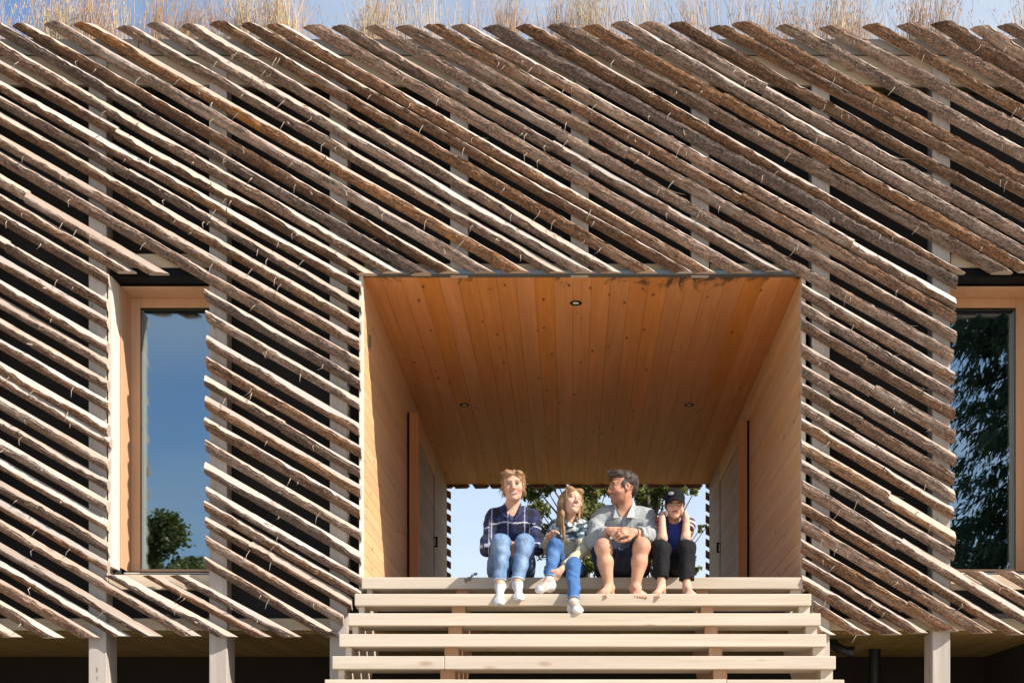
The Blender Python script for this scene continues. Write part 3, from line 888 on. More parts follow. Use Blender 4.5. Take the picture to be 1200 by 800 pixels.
def strands(h, V, n, seed, length, down, curl, rad, lo_u=-.09, jitter=.35, sel=None, droop=None):
    """locks rooted on the hair surface V, mesh of thin tapering tubes"""
    r = np.random.RandomState(seed); L = h.loc(V); ok = np.where((L[:, 2] > lo_u) if sel is None else sel(L))[0]
    mb = MB()
    for i in r.choice(ok, n):
        p = V[i]; nrm = unit(p-h.P(0, -.015, .02)); w = unit(nrm*.38+np.array(down)*1.0+r.normal(size=3)*jitter)
        pts = [p-nrm*.006]; q = p.copy(); ph = r.rand()*6.28; l = length*r.uniform(.5, 1.25)
        cx = unit(np.cross(w, r.normal(size=3)))
        for j in range(1, 6):
            t = j/5.0
            q = p+w*l*t+cx*curl*l*math.sin(ph+t*5)+(np.array(droop)*l*t*t if droop is not None else 0)
            pts.append(q)
        mb.tube(pts, [rad, rad, rad*.9, rad*.75, rad*.55, rad*.15], 4)
    return mb

SKIN_M = vcol_mat('skin', .58, .3, nz=.13, nscale=38, sss=.08)
CLOTH_M = vcol_mat('woven_cloth', .85, .2, bump=.25, bscale=500, sheen=.08, nz=.10, nscale=45)
DENIM_M = vcol_mat('denim', .85, .2, bump=.3, bscale=420, sheen=.05, nz=.22, nscale=26)
KNIT_M = vcol_mat('dark_jersey', .85, .15, bump=.25, bscale=500, sheen=.0, nz=.15, nscale=40)
HAIR_M = vcol_mat('hair', .62, .25, nz=.28, nscale=120)
RUBBER_M = vcol_mat('shoe_canvas', .7, .3, nz=.1)
BAND_M = plain('dark_band', (.03, .025, .022), .6)
def strand_mat(name, c):
    n = NT(name); rr = n.n('ShaderNodeNewGeometry').outputs['Random Per Island']
    return n.base(n.ramp(rr, [(0, [v*.55 for v in c]), (.6, c), (1, [min(1, v*1.5) for v in c])]), .55, .3)

def person(label, origin, F, tint):
    o, V = field_obj(F, 'person', SKIN_M, tint, None, origin)
    o.location = origin
    return tag(o, label, 'person', 'people sitting on the top step')
def wear(p, name, F, mat, colour, origin):
    o, V = field_obj(F, name, mat, colour, p, origin); return o, V
def hair_obj(p, h, name, F, mb, colour, smat, origin):
    o, V = field_obj(F, name, HAIR_M, colour, p, origin)
    if mb is not None:
        n0 = len(o.data.vertices)
        s = new_mesh(name+'_lock', [np.asarray(v)-origin for v in mb.v], mb.f, smat, o, smooth=True)
        s.name = 'lock'; s['kind'] = 'stuff'
    return o

def bbox(*pts, pad=.16):
    A = np.array(pts); return A.min(0)-pad, A.max(0)+pad
def segd(V, a, b):
    a = np.asarray(a); ab = np.asarray(b)-a; t = np.clip((V-a)@ab/(ab@ab), 0, 1); return np.linalg.norm(V-a-t[:, None]*ab, axis=1), t*np.linalg.norm(ab)
def lines(x, sp, w, ph=0): return np.abs(((x+ph)/sp+.5) % 1-.5)*sp < w/2
BH = .0042; CH = .0052

# ---------------- woman in the plaid shirt
def woman():
    org = np.array([P(598, 676, .22)[0], .22, SEAT])
    hipL, hipR = V3(org[0]-.085, .24, SEAT+.095), V3(org[0]+.095, .24, SEAT+.095)
    knL, knR = P(587.5, 635.5, -.20), P(615, 636, -.20)
    anL, anR = P(586, 684, -.275), P(606.5, 682, -.275)
    toL, toR = P(585, 708.5, -.455), P(608.5, 703.5, -.44)
    pel, wst, ch, nk = V3(org[0], .25, SEAT+.10), P(599, 638, .22), P(599.5, 613, .13), P(600, 592, .09)
    h = Head(P(601.5, 569.5, .045), (.03, -1, -.04), tilt=.05, size=1.02)
    shL, shR = P(577.5, 607.5, .13), P(624, 607.5, .13)
    elL, elR = P(571, 642, .03), P(629.5, 642, .03)
    wrL, wrR = P(591, 645, -.13), P(613, 645, -.12)
    F = Field(*bbox(toL, toR, h.c+V3(0, 0, .06), shL, shR, hipL, hipR, pad=.13), BH)
    F.put(cone(pel, wst, .13, .115), .03); F.put(ell(ch, (.155, .10, .14)), .06); F.put(cone(shL, shR, .048, .048), .04)
    for a, b, c in ((hipL, knL, anL), (hipR, knR, anR)):
        F.put(cone(a, b, .082, .056), .03); F.put(cone(b, c, .054, .034), .02)
    for a, b, c in ((shL, elL, wrL), (shR, elR, wrR)):
        F.put(cone(a, b, .044, .036), .02); F.put(cone(b, c, .036, .025), .02)
    add_hand(F, wrL, V3(.9, -.1, .28), V3(0, 1, .2), .55, .95, thumb=-1); add_hand(F, wrR, V3(-.9, -.12, .32), V3(0, 1, .2), .55, .95, thumb=1)
    F.put(cone(P(600, 600, .10), nk, .052, .05), .03); add_head(F, h, nk, .049, jaw=1.10)
    add_foot(F, anL, toL-.018*unit(toL-anL), size=.84, toes=False); add_foot(F, anR, toR-.018*unit(toR-anR), size=.84, toes=False)
    sk = np.array([.60, .335, .225])
    def tint(V):
        C = np.tile(sk, (len(V), 1)); face_tint(h, V, C, sk, (.42, .16, .125), (.16, .10, .06)); return C
    p = person('woman with short curly fair hair, navy plaid shirt and pale jeans, knees drawn up', org, F, tint)
    # shirt
    G = Field(*bbox(shL, shR, elL, elR, wst, nk, wrL, wrR, pad=.15), CH); fo = folds(3, .008, 40)
    G.put(cone(V3(org[0]+.003, .25, SEAT+.11), wst, .150, .137), .03, noise=fo); G.put(ell(ch, (.178, .122, .155)), .06, noise=fo); G.put(cone(shL, shR, .062, .062), .05, noise=fo)
    for a, b, c in ((shL, elL, wrL), (shR, elR, wrR)):
        G.put(cone(a, b, .062, .054), .025, noise=folds(5, .008, 62)); G.put(cone(b, b+(c-b)*.88, .054, .041, True), .02, noise=folds(6, .008, 62))
    G.put(cone(P(600, 602, .10), P(600, 593, .09), .072, .060), .02)
    G.put(cone(P(600.5, 612, -.03), P(600.5, 590, .045), .010, .055), .008, 's')      # open collar
    G.put(cone(P(600, 600, .09), P(600, 580, .07), .047, .075), .004, 's')
    navy, dark, white, mid = np.array([.017, .020, .055]), np.array([.014, .014, .022]), np.array([.44, .44, .50]), np.array([.030, .034, .10])
    def plaid(V):
        d0 = np.minimum(segd(V, shL, elL)[0], segd(V, elL, wrL)[0]); d1 = np.minimum(segd(V, shR, elR)[0], segd(V, elR, wrR)[0])
        arm = np.minimum(d0, d1) < .064
        arm &= (np.abs(V[:, 0]-org[0]) > .150) | (V[:, 2] < SEAT+.28)
        su = segd(V, shL, elL); sv = segd(V, shR, elR)
        al = np.where(d0 < d1, su[1], sv[1])
        u = np.where(arm, np.where(d0 < d1, V[:, 0]-shL[0], V[:, 0]-shR[0]), V[:, 0]-org[0]-.012)
        v = np.where(arm, al, V[:, 2]-SEAT)+.006*np.sin(V[:, 0]*40)
        C = np.tile(navy, (len(V), 1))
        bu, bv = (u/.088) % 1 < .5, (v/.105) % 1 < .5
        C[bu & bv] = mid; C[~bu & ~bv] = dark
        C[lines(u, .125, .0075, .02) & ~arm] = white*.75; C[lines(u, .11, .007, .02) & arm] = white*.65
        C[lines(v, .15, .0090, .035) & ~(arm & (V[:, 2] < SEAT+.22))] = white
        return C
    wear(p, 'shirt', G, CLOTH_M, plaid, org)
    # collar
    mb = MB()
    for s in (-1, 1):
        a = P(600.5, 613-.5, -.012)+V3(s*.012, .0, 0.01); b = P(600.5+s*9, 592, .06); c = P(600.5+s*9.5, 588.5, .13); d = P(600.5+s*14, 600, .03)
        pts = [a, b, c, c+V3(s*.012, .01, -.03), d]
        ctr = sum(pts)/5; out = V3(0, -.006, .002)
        n0 = len(mb.v)
        mb.v += [tuple(q) for q in pts]+[tuple(q+out) for q in pts]
        mb.f += [[n0+i for i in range(5)], [n0+5+i for i in range(5)][::-1]]+[[n0+i, n0+(i+1) % 5, n0+5+(i+1) % 5, n0+5+i] for i in range(5)]; mb.m += [0]*7
    new_mesh('collar', [np.asarray(v)-org for v in mb.v], mb.f, plain('navy_collar_cloth', (.035, .038, .09), .85), p)
    # jeans
    G = Field(*bbox(hipL, hipR, knL, knR, anL, anR, pad=.14), CH); fo = folds(11, .0055, 55)
    G.put(cone(V3(org[0], .26, SEAT+.11), V3(org[0], .24, SEAT+.16), .150, .138), .04)
    for a, b, c in ((hipL, knL, anL), (hipR, knR, anR)):
        G.put(cone(a, b, .100, .067), .035, noise=fo); G.put(cone(b, b+(c-b)*.95, .066, .047, True), .025, noise=folds(12, .006, 48))
    def jean(V):
        C = np.tile(np.array([.105, .185, .33]), (len(V), 1))
        for b, c in ((knL, anL), (knR, anR)):
            d, t = segd(V, b, c); fr = np.clip((np.minimum(b[1], c[1])+.02-V[:, 1])/.06+.5, 0, 1)
            ln = (b+(c-b)*np.clip(t/np.linalg.norm(c-b), 0, 1)[:, None])[:, 0]; sx = (V[:, 0]-ln-.008)/.030+.5*np.sin(V[:, 2]*22+b[0]*9)
            wgt = np.exp(-(d/.085)**2)*fr*np.maximum(np.exp(-((t-.01)/.10)**2), .75*np.exp(-sx**2)*np.exp(-((t-.12)/.22)**2)); C += wgt[:, None]*np.array([.27, .29, .28])  # faded knees, plus fold highlights painted into the denim colour
            hem = (t > np.linalg.norm(c-b)*.95-.016) & (d < .08); C[hem] = (.38, .45, .53)
        return C
    wear(p, 'jeans', G, DENIM_M, jean, org)
    # socks
    for a, t in ((anL, toL), (anR, toR)):
        G = Field(*bbox(a, t, pad=.09), .0042)
        n_ = unit(np.array([t[0]-a[0], t[1]-a[1], 0])); d = unit(t-a)
        G.put(cone(a+V3(0, .0, -.03), a+V3(0, .004, .004), .034, .034, True), .02)
        G.put(ell(a-n_*.027+V3(0, 0, -.043), (.031, .036, .034)), .03)
        G.put(cone(a+V3(0, -.005, -.012), t-d*.05, .034, .027), .03); G.put(ell(t-d*.045, np.array([.046, .044, .0225]), np.array([np.cross(n_, (0, 0, 1)), d, np.cross(np.cross(n_, (0, 0, 1)), d)])), .02)
        wear(p, 'sock', G, CLOTH_M, lambda V, t=t: np.where((np.linalg.norm(V-t, axis=1) < .016)[:, None], np.array([.30, .30, .31]), np.array([.52, .52, .52])), org)
    # hair
    G = Field(*bbox(h.c, pad=.19), .0045); fo = folds(21, .0055, 85)
    G.put(h.E((.004, -.026, .046), (.082, .098, .078)), .02, noise=fo)
    for s in (-1, 1):
        G.put(h.E((s*.069, -.014, .008), (.019, .048, .052)), .02, noise=fo); G.put(h.E((s*.064, -.034, -.034), (.018, .036, .030)), .02, noise=fo)
    G.put(h.E((0, -.085, -.02), (.062, .035, .07)), .02, noise=fo); G.put(h.E((-.026, .044, .090), (.048, .040, .026)), .02, noise=fo); G.put(h.E((.036, .040, .086), (.038, .036, .026)), .02, noise=fo)
    G.put(h.E((.0, .098, -.002), (.060, .056, .078)), .012, 's')
    Vh = mesh_field(G)[0]
    mb = strands(h, Vh, 330, 8, .030, (0, 0, -.75), .28, .0026, -.08, .35, sel=lambda L: ~((L[:, 1] > .055) & (L[:, 2] < .075)))
    hair_obj(p, h, 'hair', G, mb, (.30, .18, .095), strand_mat('fair_locks', (.36, .22, .115)), org)

# ---------------- girl
def girl():
    org = np.array([P(664, 676, .2)[0], .2, SEAT])
    hipL, hipR = V3(org[0]-.075, .20, SEAT+.082), V3(org[0]+.07, .20, SEAT+.082)
    knL, knR = P(650.5, 640, -.14), P(671.5, 662, -.21)
    anL, anR = P(643.5, 680, -.275), P(672.5, 706.5, -.515)
    toL, toR = P(631, 692.5, -.36), P(677.5, 716, -.665)
    pel, wst, ch, nk = V3(org[0], .22, SEAT+.09), P(665, 646, .19), P(667.5, 622, .12), P(669, 607.5, .09)
    h = Head(P(669.5, 588, .055), (.50, -1, .20), tilt=-.20, size=.97)
    shL, shR = P(651, 617.5, .13), P(684, 617.5, .10)
    elL, elR = P(640.5, 641, .04), P(683, 645, -.03)
    wrL, wrR = P(643.5, 630, -.09), P(656.5, 668.5, -.265)
    F = Field(*bbox(toL, toR, h.c+V3(0, 0, .06), shL, shR, hipL, hipR, wrL, elR, pad=.12), BH)
    F.put(cone(pel, wst, .105, .092), .03); F.put(ell(ch, (.115, .08, .11)), .05); F.put(cone(shL, shR, .038, .038), .03)
    for a, b, c in ((hipL, knL, anL), (hipR, knR, anR)):
        F.put(cone(a, b, .066, .046), .03); F.put(cone(b, c, .045, .030), .02)
    for a, b, c in ((shL, elL, wrL), (shR, elR, wrR)):
        F.put(cone(a, b, .034, .029), .02); F.put(cone(b, c, .029, .021), .02)
    add_hand(F, wrL, V3(.35, -.6, .35), V3(.25, -.35, -.9), .45, .82, thumb=-1)
    add_hand(F, wrR, V3(-.62, -.10, -.78), V3(-.45, .75, .2), .50, .86, thumb=-1)
    F.put(cone(ch+V3(0, 0, .06), nk, .045, .04), .03); add_head(F, h, nk, .038, jaw=.95)
    add_foot(F, anL, toL, size=.84, toes=False); add_foot(F, anR, toR, size=.84, toes=False)
    sk = np.array([.63, .37, .255])
    def tint(V):
        C = np.tile(sk, (len(V), 1)); face_tint(h, V, C, sk, (.46, .17, .135), (.24, .15, .08), shut=True, smile=.85); return C
    p = person('girl with long blonde hair in a patterned cream shirt, one hand on her ankle', org, F, tint)
    G = Field(*bbox(shL, shR, elL, elR, wst, nk, wrL, wrR, pel, pad=.14), CH); fo = folds(31, .008, 48)
    G.put(cone(V3(org[0], .21, SEAT+.08), wst, .128, .118), .03, noise=fo); G.put(ell(ch, (.135, .10, .125)), .05, noise=fo); G.put(cone(shL, shR, .052, .052), .04, noise=fo)
    for a, b, c, e in ((shL, elL, wrL, .85), (shR, elR, wrR, .80)):
        G.put(cone(a, b, .050, .046), .02, noise=folds(35, .006, 65)); G.put(cone(b, b+(c-b)*e, .045, .035, True), .02, noise=folds(36, .005, 65))
    G.put(cone(ch+V3(.01, -.12, .0), nk+V3(.005, -.03, .03), .008, .042), .008, 's'); G.put(cone(nk+V3(0, 0, -.01), nk+V3(.01, 0, .1), .042, .07), .004, 's')
    r = folds(77, 1.0, 130)
    def yoke(V):
        cream = np.array([.50, .43, .30]); C = np.tile(cream, (len(V), 1))
        pat = r(V[:, 0], V[:, 1], V[:, 2]); st = ((V[:, 0]*.9+V[:, 2]*.5)/.038) % 1 < .45; st2 = ((V[:, 2]-V[:, 0]*.35)/.042) % 1 < .4
        yk = V[:, 2] > P(668, 633, .05)[2]+.14*np.clip(org[0]+.03-V[:, 0], 0, .2)
        C[yk] = (.56, .58, .56)
        C[yk & (pat > .12)] = (.055, .095, .12); C[yk & st & (pat < -.2)] = (.22, .28, .30); C[yk & st2 & (pat > -.1)] = (.03, .045, .06)
        return C
    wear(p, 'shirt', G, CLOTH_M, yoke, org)
    G = Field(*bbox(hipL, hipR, knL, knR, anL, anR, pad=.12), CH); fo = folds(41, .004, 60)
    G.put(cone(V3(org[0], .21, SEAT+.09), V3(org[0], .2, SEAT+.14), .122, .11), .04)
    for a, b, c in ((hipL, knL, anL), (hipR, knR, anR)):
        G.put(cone(a, b, .080, .058), .03, noise=fo); G.put(cone(b, b+(c-b)*.93, .056, .042, True), .02, noise=fo)
    def jean(V):
        C = np.tile(np.array([.055, .135, .31]), (len(V), 1))
        for b, c in ((knL, anL), (knR, anR)):
            d, t = segd(V, b, c); fr = np.clip((np.minimum(b[1], c[1])+.05-V[:, 1])/.06+.5, 0, 1)
            C += (np.exp(-(d/.07)**2)*fr*np.exp(-((t-.02)/.12)**2))[:, None]*np.array([.17, .20, .20])
            hem = (t > np.linalg.norm(c-b)*.93-.012) & (d < .07); C[hem] = (.16, .26, .40)
        return C
    wear(p, 'jeans', G, DENIM_M, jean, org)
    for a, t in ((anL, toL), (anR, toR)):
        n_ = unit(np.array([t[0]-a[0], t[1]-a[1], 0])); d = unit(t-a); sd_ = np.cross(n_, (0, 0, 1)); up = np.cross(sd_, d)
        G = Field(*bbox(a, t, pad=.10), .0042)
        ball = t-d*.035
        G.put(ell(a-n_*.018+V3(0, 0, -.046), (.040, .044, .038)), .03); G.put(cone(a+V3(0, 0, -.03), ball, .042, .031), .03)
        G.put(ell(ball, (.044, .05, .027), np.array([sd_, d, up])), .02); G.put(cone(a+V3(0, 0, -.04), a+V3(0, 0, .004), .042, .040, True), .015)
        sole_z = a-up*.0
        def sc_(V, a=a, t=t, up=up, d=d):
            hh = (V-t)@up; w = (V-a)@d
            C = np.tile(np.array([.38, .36, .31]), (len(V), 1))
            C[hh < -.008] = (.66, .64, .60); C[(hh > .030) & (w > .045) & (w < .09)] = (.30, .31, .30); C[np.linalg.norm(V-t, axis=1) < .045] = (.66, .64, .60)
            return C
        wear(p, 'sneaker', G, RUBBER_M, sc_, org)
        G = Field(*bbox(a, a, pad=.10), .0042); G.put(cone(a+V3(0, 0, -.02), a+V3(0, 0, .026), .036, .035, True), .01); wear(p, 'sock', G, CLOTH_M, (.72, .71, .69), org)
    G = Field(*bbox(h.c, nk, nk+V3(0, 0, -.12), pad=.17), .0045); fo = folds(51, .004, 60)
    G.put(h.E((.0, -.022, .042), (.080, .098, .078)), .02, noise=fo)
    G.put(cone(h.P(-.072, -.015, .02), h.P(-.068, .012, -.13), .023, .013), .03, noise=fo); G.put(cone(h.P(.074, .012, .02), h.P(.066, .030, -.135), .014, .007), .03, noise=fo)
    G.put(cone(h.P(-.02, -.08, .02), h.P(-.02, -.075, -.16), .055, .045), .04, noise=fo); G.put(h.E((-.040, .048, .076), (.040, .034, .026)), .02, noise=fo); G.put(h.E((.036, .048, .078), (.038, .034, .022)), .02, noise=fo)
    G.put(cone(h.P(-.066, .005, -.12), P(661, 631, -.02), .012, .005), .03, noise=fo)
    G.put(h.E((.006, .100, -.012), (.058, .062, .088)), .012, 's')
    Vh = mesh_field(G)[0]
    mb = strands(h, Vh, 300, 9, .085, (0, 0, -2.2), .018, .0020, -.06, .16, sel=lambda L: ~((L[:, 1] > .05) & (L[:, 2] < .075) & (np.abs(L[:, 0]) < .06)))
    hair_obj(p, h, 'hair', G, mb, (.29, .17, .08), strand_mat('blonde_locks', (.36, .215, .105)), org)

# ---------------- man
def man():
    org = np.array([P(729, 676, .3)[0], .3, SEAT])
    hipL, hipR = V3(org[0]-.10, .28, SEAT+.105), V3(org[0]+.10, .28, SEAT+.105)
    knL, knR = P(707, 642, -.21), P(752, 640.5, -.21)
    anL, anR = P(713.5, 688, -.20), P(744.5, 688, -.20)
    toL, toR = P(704, 697.5, -.37), P(751, 698, -.385)
    pel, wst, ch, nk = V3(org[0], .29, SEAT+.11), P(730, 640, .24), P(730, 614, .14), P(732, 594, .09)
    h = Head(P(729.5, 571.5, .05), (-1, -.42, -.03), tilt=0.0, size=1.05)
    shL, shR = P(704, 607.5, .13), P(756.5, 606.5, .13)
    elL, elR = P(697, 633, -.05), P(764, 630, -.05)
    wrL, wrR = P(715.5, 622, -.225), P(743.0, 623.5, -.235)
    F = Field(*bbox(toL, toR, h.c+V3(0, 0, .06), shL, shR, hipL, hipR, elL, elR, pad=.13), BH)
    F.put(cone(pel, wst, .145, .135), .03); F.put(ell(ch, (.175, .115, .15)), .06); F.put(cone(shL, shR, .058, .058), .05)
    for a, b, c in ((hipL, knL, anL), (hipR, knR, anR)):
        F.put(cone(a, b, .088, .062), .03); F.put(ell(b+V3(0, -.01, .012), (.058, .052, .058)), .03)
        cf = b+(c-b)*.36; F.put(cone(b, cf, .056, .055), .02); F.put(cone(cf, c, .056, .034), .02); F.put(ell(cf+V3(0, .02, 0), (.05, .045, .09)), .03)
        F.put(ell(c+V3(.03, .0, 0), (.014, .016, .014)), .015); F.put(ell(c+V3(-.03, .0, 0), (.014, .016, .014)), .015)
    for a, b, c in ((shL, elL, wrL), (shR, elR, wrR)):
        F.put(cone(a, b, .052, .045), .02); F.put(cone(b, c, .046, .030), .02)
    add_hand(F, wrL, V3(.93, -.30, -.12), V3(.2, .85, -.45), .70, 1.08, thumb=-1)
    add_hand(F, wrR, V3(-.90, -.52, -.02), V3(-.35, .75, -.45), .75, 1.08, thumb=1)
    F.put(cone(P(730, 602, .11), nk, .064, .060), .03); add_head(F, h, nk, .057, jaw=1.1, smile=.8)
    add_foot(F, anL, toL, size=1.08); add_foot(F, anR, toR, size=1.08)
    sk = np.array([.52, .265, .17])
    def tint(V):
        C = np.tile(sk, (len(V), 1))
        face_tint(h, V, C, sk, (.42, .15, .11), (.09, .06, .045), smile=.8, stubble_shade=(.13, .075, .055))
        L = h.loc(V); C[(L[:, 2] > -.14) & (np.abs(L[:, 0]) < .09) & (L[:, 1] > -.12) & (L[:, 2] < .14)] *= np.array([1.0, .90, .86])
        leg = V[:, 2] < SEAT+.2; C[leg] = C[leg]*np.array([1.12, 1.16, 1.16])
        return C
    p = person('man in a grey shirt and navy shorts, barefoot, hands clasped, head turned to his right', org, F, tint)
    G = Field(*bbox(shL, shR, elL, elR, wst, nk, wrL, wrR, pel, pad=.16), CH); fo = folds(61, .010, 42)
    G.put(cone(V3(org[0], .28, SEAT+.15), wst, .165, .157), .03, noise=fo); G.put(ell(ch, (.195, .135, .165)), .06, noise=fo); G.put(cone(shL, shR, .072, .072), .06, noise=fo)
    for a, b, c in ((shL, elL, wrL), (shR, elR, wrR)):
        G.put(cone(a, b, .070, .066), .025, noise=folds(62, .010, 58)); G.put(cone(b, b+(c-b)*.78, .066, .050, True), .02, noise=folds(63, .009, 62))
    G.put(cone(P(731, 603, .10), P(732, 594, .08), .082, .072), .02)
    G.put(cone(P(730, 612, -.03), P(731.5, 590, .04), .010, .066), .008, 's'); G.put(cone(P(732, 600, .09), P(732, 582, .07), .058, .09), .004, 's')
    def grey(V):
        C = np.tile(np.array([.315, .325, .32]), (len(V), 1)); x = V[:, 0]-org[0]
        C[(np.abs(x-.006) < .017) & (V[:, 1] < .06)] = (.37, .38, .37)
        C[(np.abs(np.abs(x-.006)-.018) < .003) & (V[:, 1] < .1)] = (.19, .20, .20)
        pk = (np.abs(np.abs(x-.005)-.095) < .048) & (np.abs(V[:, 2]-P(0, 615, 0)[2]) < .05) & (V[:, 1] < .08)
        ed = pk & ((np.abs(np.abs(np.abs(x-.005)-.095)-.045) < .004) | (np.abs(np.abs(V[:, 2]-P(0, 615, 0)[2])-.047) < .004)); C[ed] = (.20, .21, .21)
        for e, w in ((elL, wrL), (elR, wrR)):
            d, t = segd(V, e, w); L = np.linalg.norm(w-e)*.78; C[(d < .08) & (np.abs(t-L+.05) < .004)] = (.19, .20, .20)
        return C
    wear(p, 'shirt', G, CLOTH_M, grey, org)
    mb = MB()
    for s in (-1, 1):
        cx = 731.0
        a = P(cx+s*3.2, 606.5, -.035); b = P(cx+s*9.5, 592.5, .02); c = P(cx+s*11.5, 587.0, .11); c2 = P(cx+s*14.5, 594, .12); d = P(cx+s*12, 607.0, -.025)
        pts = [a, b, c, c2, d]; out = V3(0, -.007, .003); n0 = len(mb.v)
        mb.v += [tuple(q) for q in pts]+[tuple(q+out) for q in pts]
        mb.f += [[n0+i for i in range(5)], [n0+5+i for i in range(5)][::-1]]+[[n0+i, n0+(i+1) % 5, n0+5+(i+1) % 5, n0+5+i] for i in range(5)]; mb.m += [0]*7
    new_mesh('collar', [np.asarray(v)-org for v in mb.v], mb.f, plain('grey_collar_cloth', (.40, .41, .40), .85), p)
    for e, w in ((elL, wrL), (elR, wrR)):   # wrist bands
        d = unit(w-e); c = w-d*.008; a = unit(np.cross(d, (0, 0, 1))); b = np.cross(d, a)
        mb = MB(); mb.tube([c+.0345*(math.cos(k*math.pi/8)*a+math.sin(k*math.pi/8)*b)-org for k in range(17)], .005, 6)
        mb.build('wrist_band', BAND_M, p, smooth=True)
    G = Field(*bbox(hipL, hipR, knL, knR, pad=.17), CH); fo = folds(71, .006, 45)
    G.put(cone(V3(org[0], .29, SEAT+.12), V3(org[0], .27, SEAT+.18), .165, .155), .04)
    for a, b in ((hipL, knL), (hipR, knR)):
        G.put(cone(a, a+(b-a)*.84, .112, .096, True), .04, noise=fo)
    G.put(cone(V3(org[0], .10, SEAT+.115), V3(org[0], -.03, SEAT+.12), .105, .07), .06, noise=fo)
    G.put(slab(V3(org[0], 0, SEAT+.004), (0, 0, -1)), .002, 's')
    wear(p, 'shorts', G, CLOTH_M, (.020, .024, .050), org)
    G = Field(*bbox(h.c, pad=.19), .0045); fo = folds(81, .0045, 95)
    G.put(h.E((0, -.030, .048), (.082, .096, .078)), .02, noise=fo); G.put(h.E((0, -.085, -.005), (.060, .032, .055)), .02, noise=fo)
    G.put(h.E((0, .045, .094), (.060, .052, .030)), .03, noise=fo)
    for s in (-1, 1): G.put(h.E((s*.068, .012, .012), (.013, .022, .032)), .012, noise=fo)
    G.put(h.E((0, .100, -.002), (.075, .050, .074)), .012, 's')
    for s in (-1, 1): G.put(h.E((s*.085, -.006, -.012), (.022, .024, .034)), .006, 's')
    Vh = mesh_field(G)[0]
    mb = strands(h, Vh, 420, 10, .026, tuple(h.F*.9+V3(0, 0, -.1)), .10, .0021, -.04, .32, sel=lambda L: ~((L[:, 1] > .07) & (L[:, 2] < .08)))
    hair_obj(p, h, 'hair', G, mb, (.06, .044, .036), strand_mat('dark_greying_locks', (.08, .06, .05)), org)

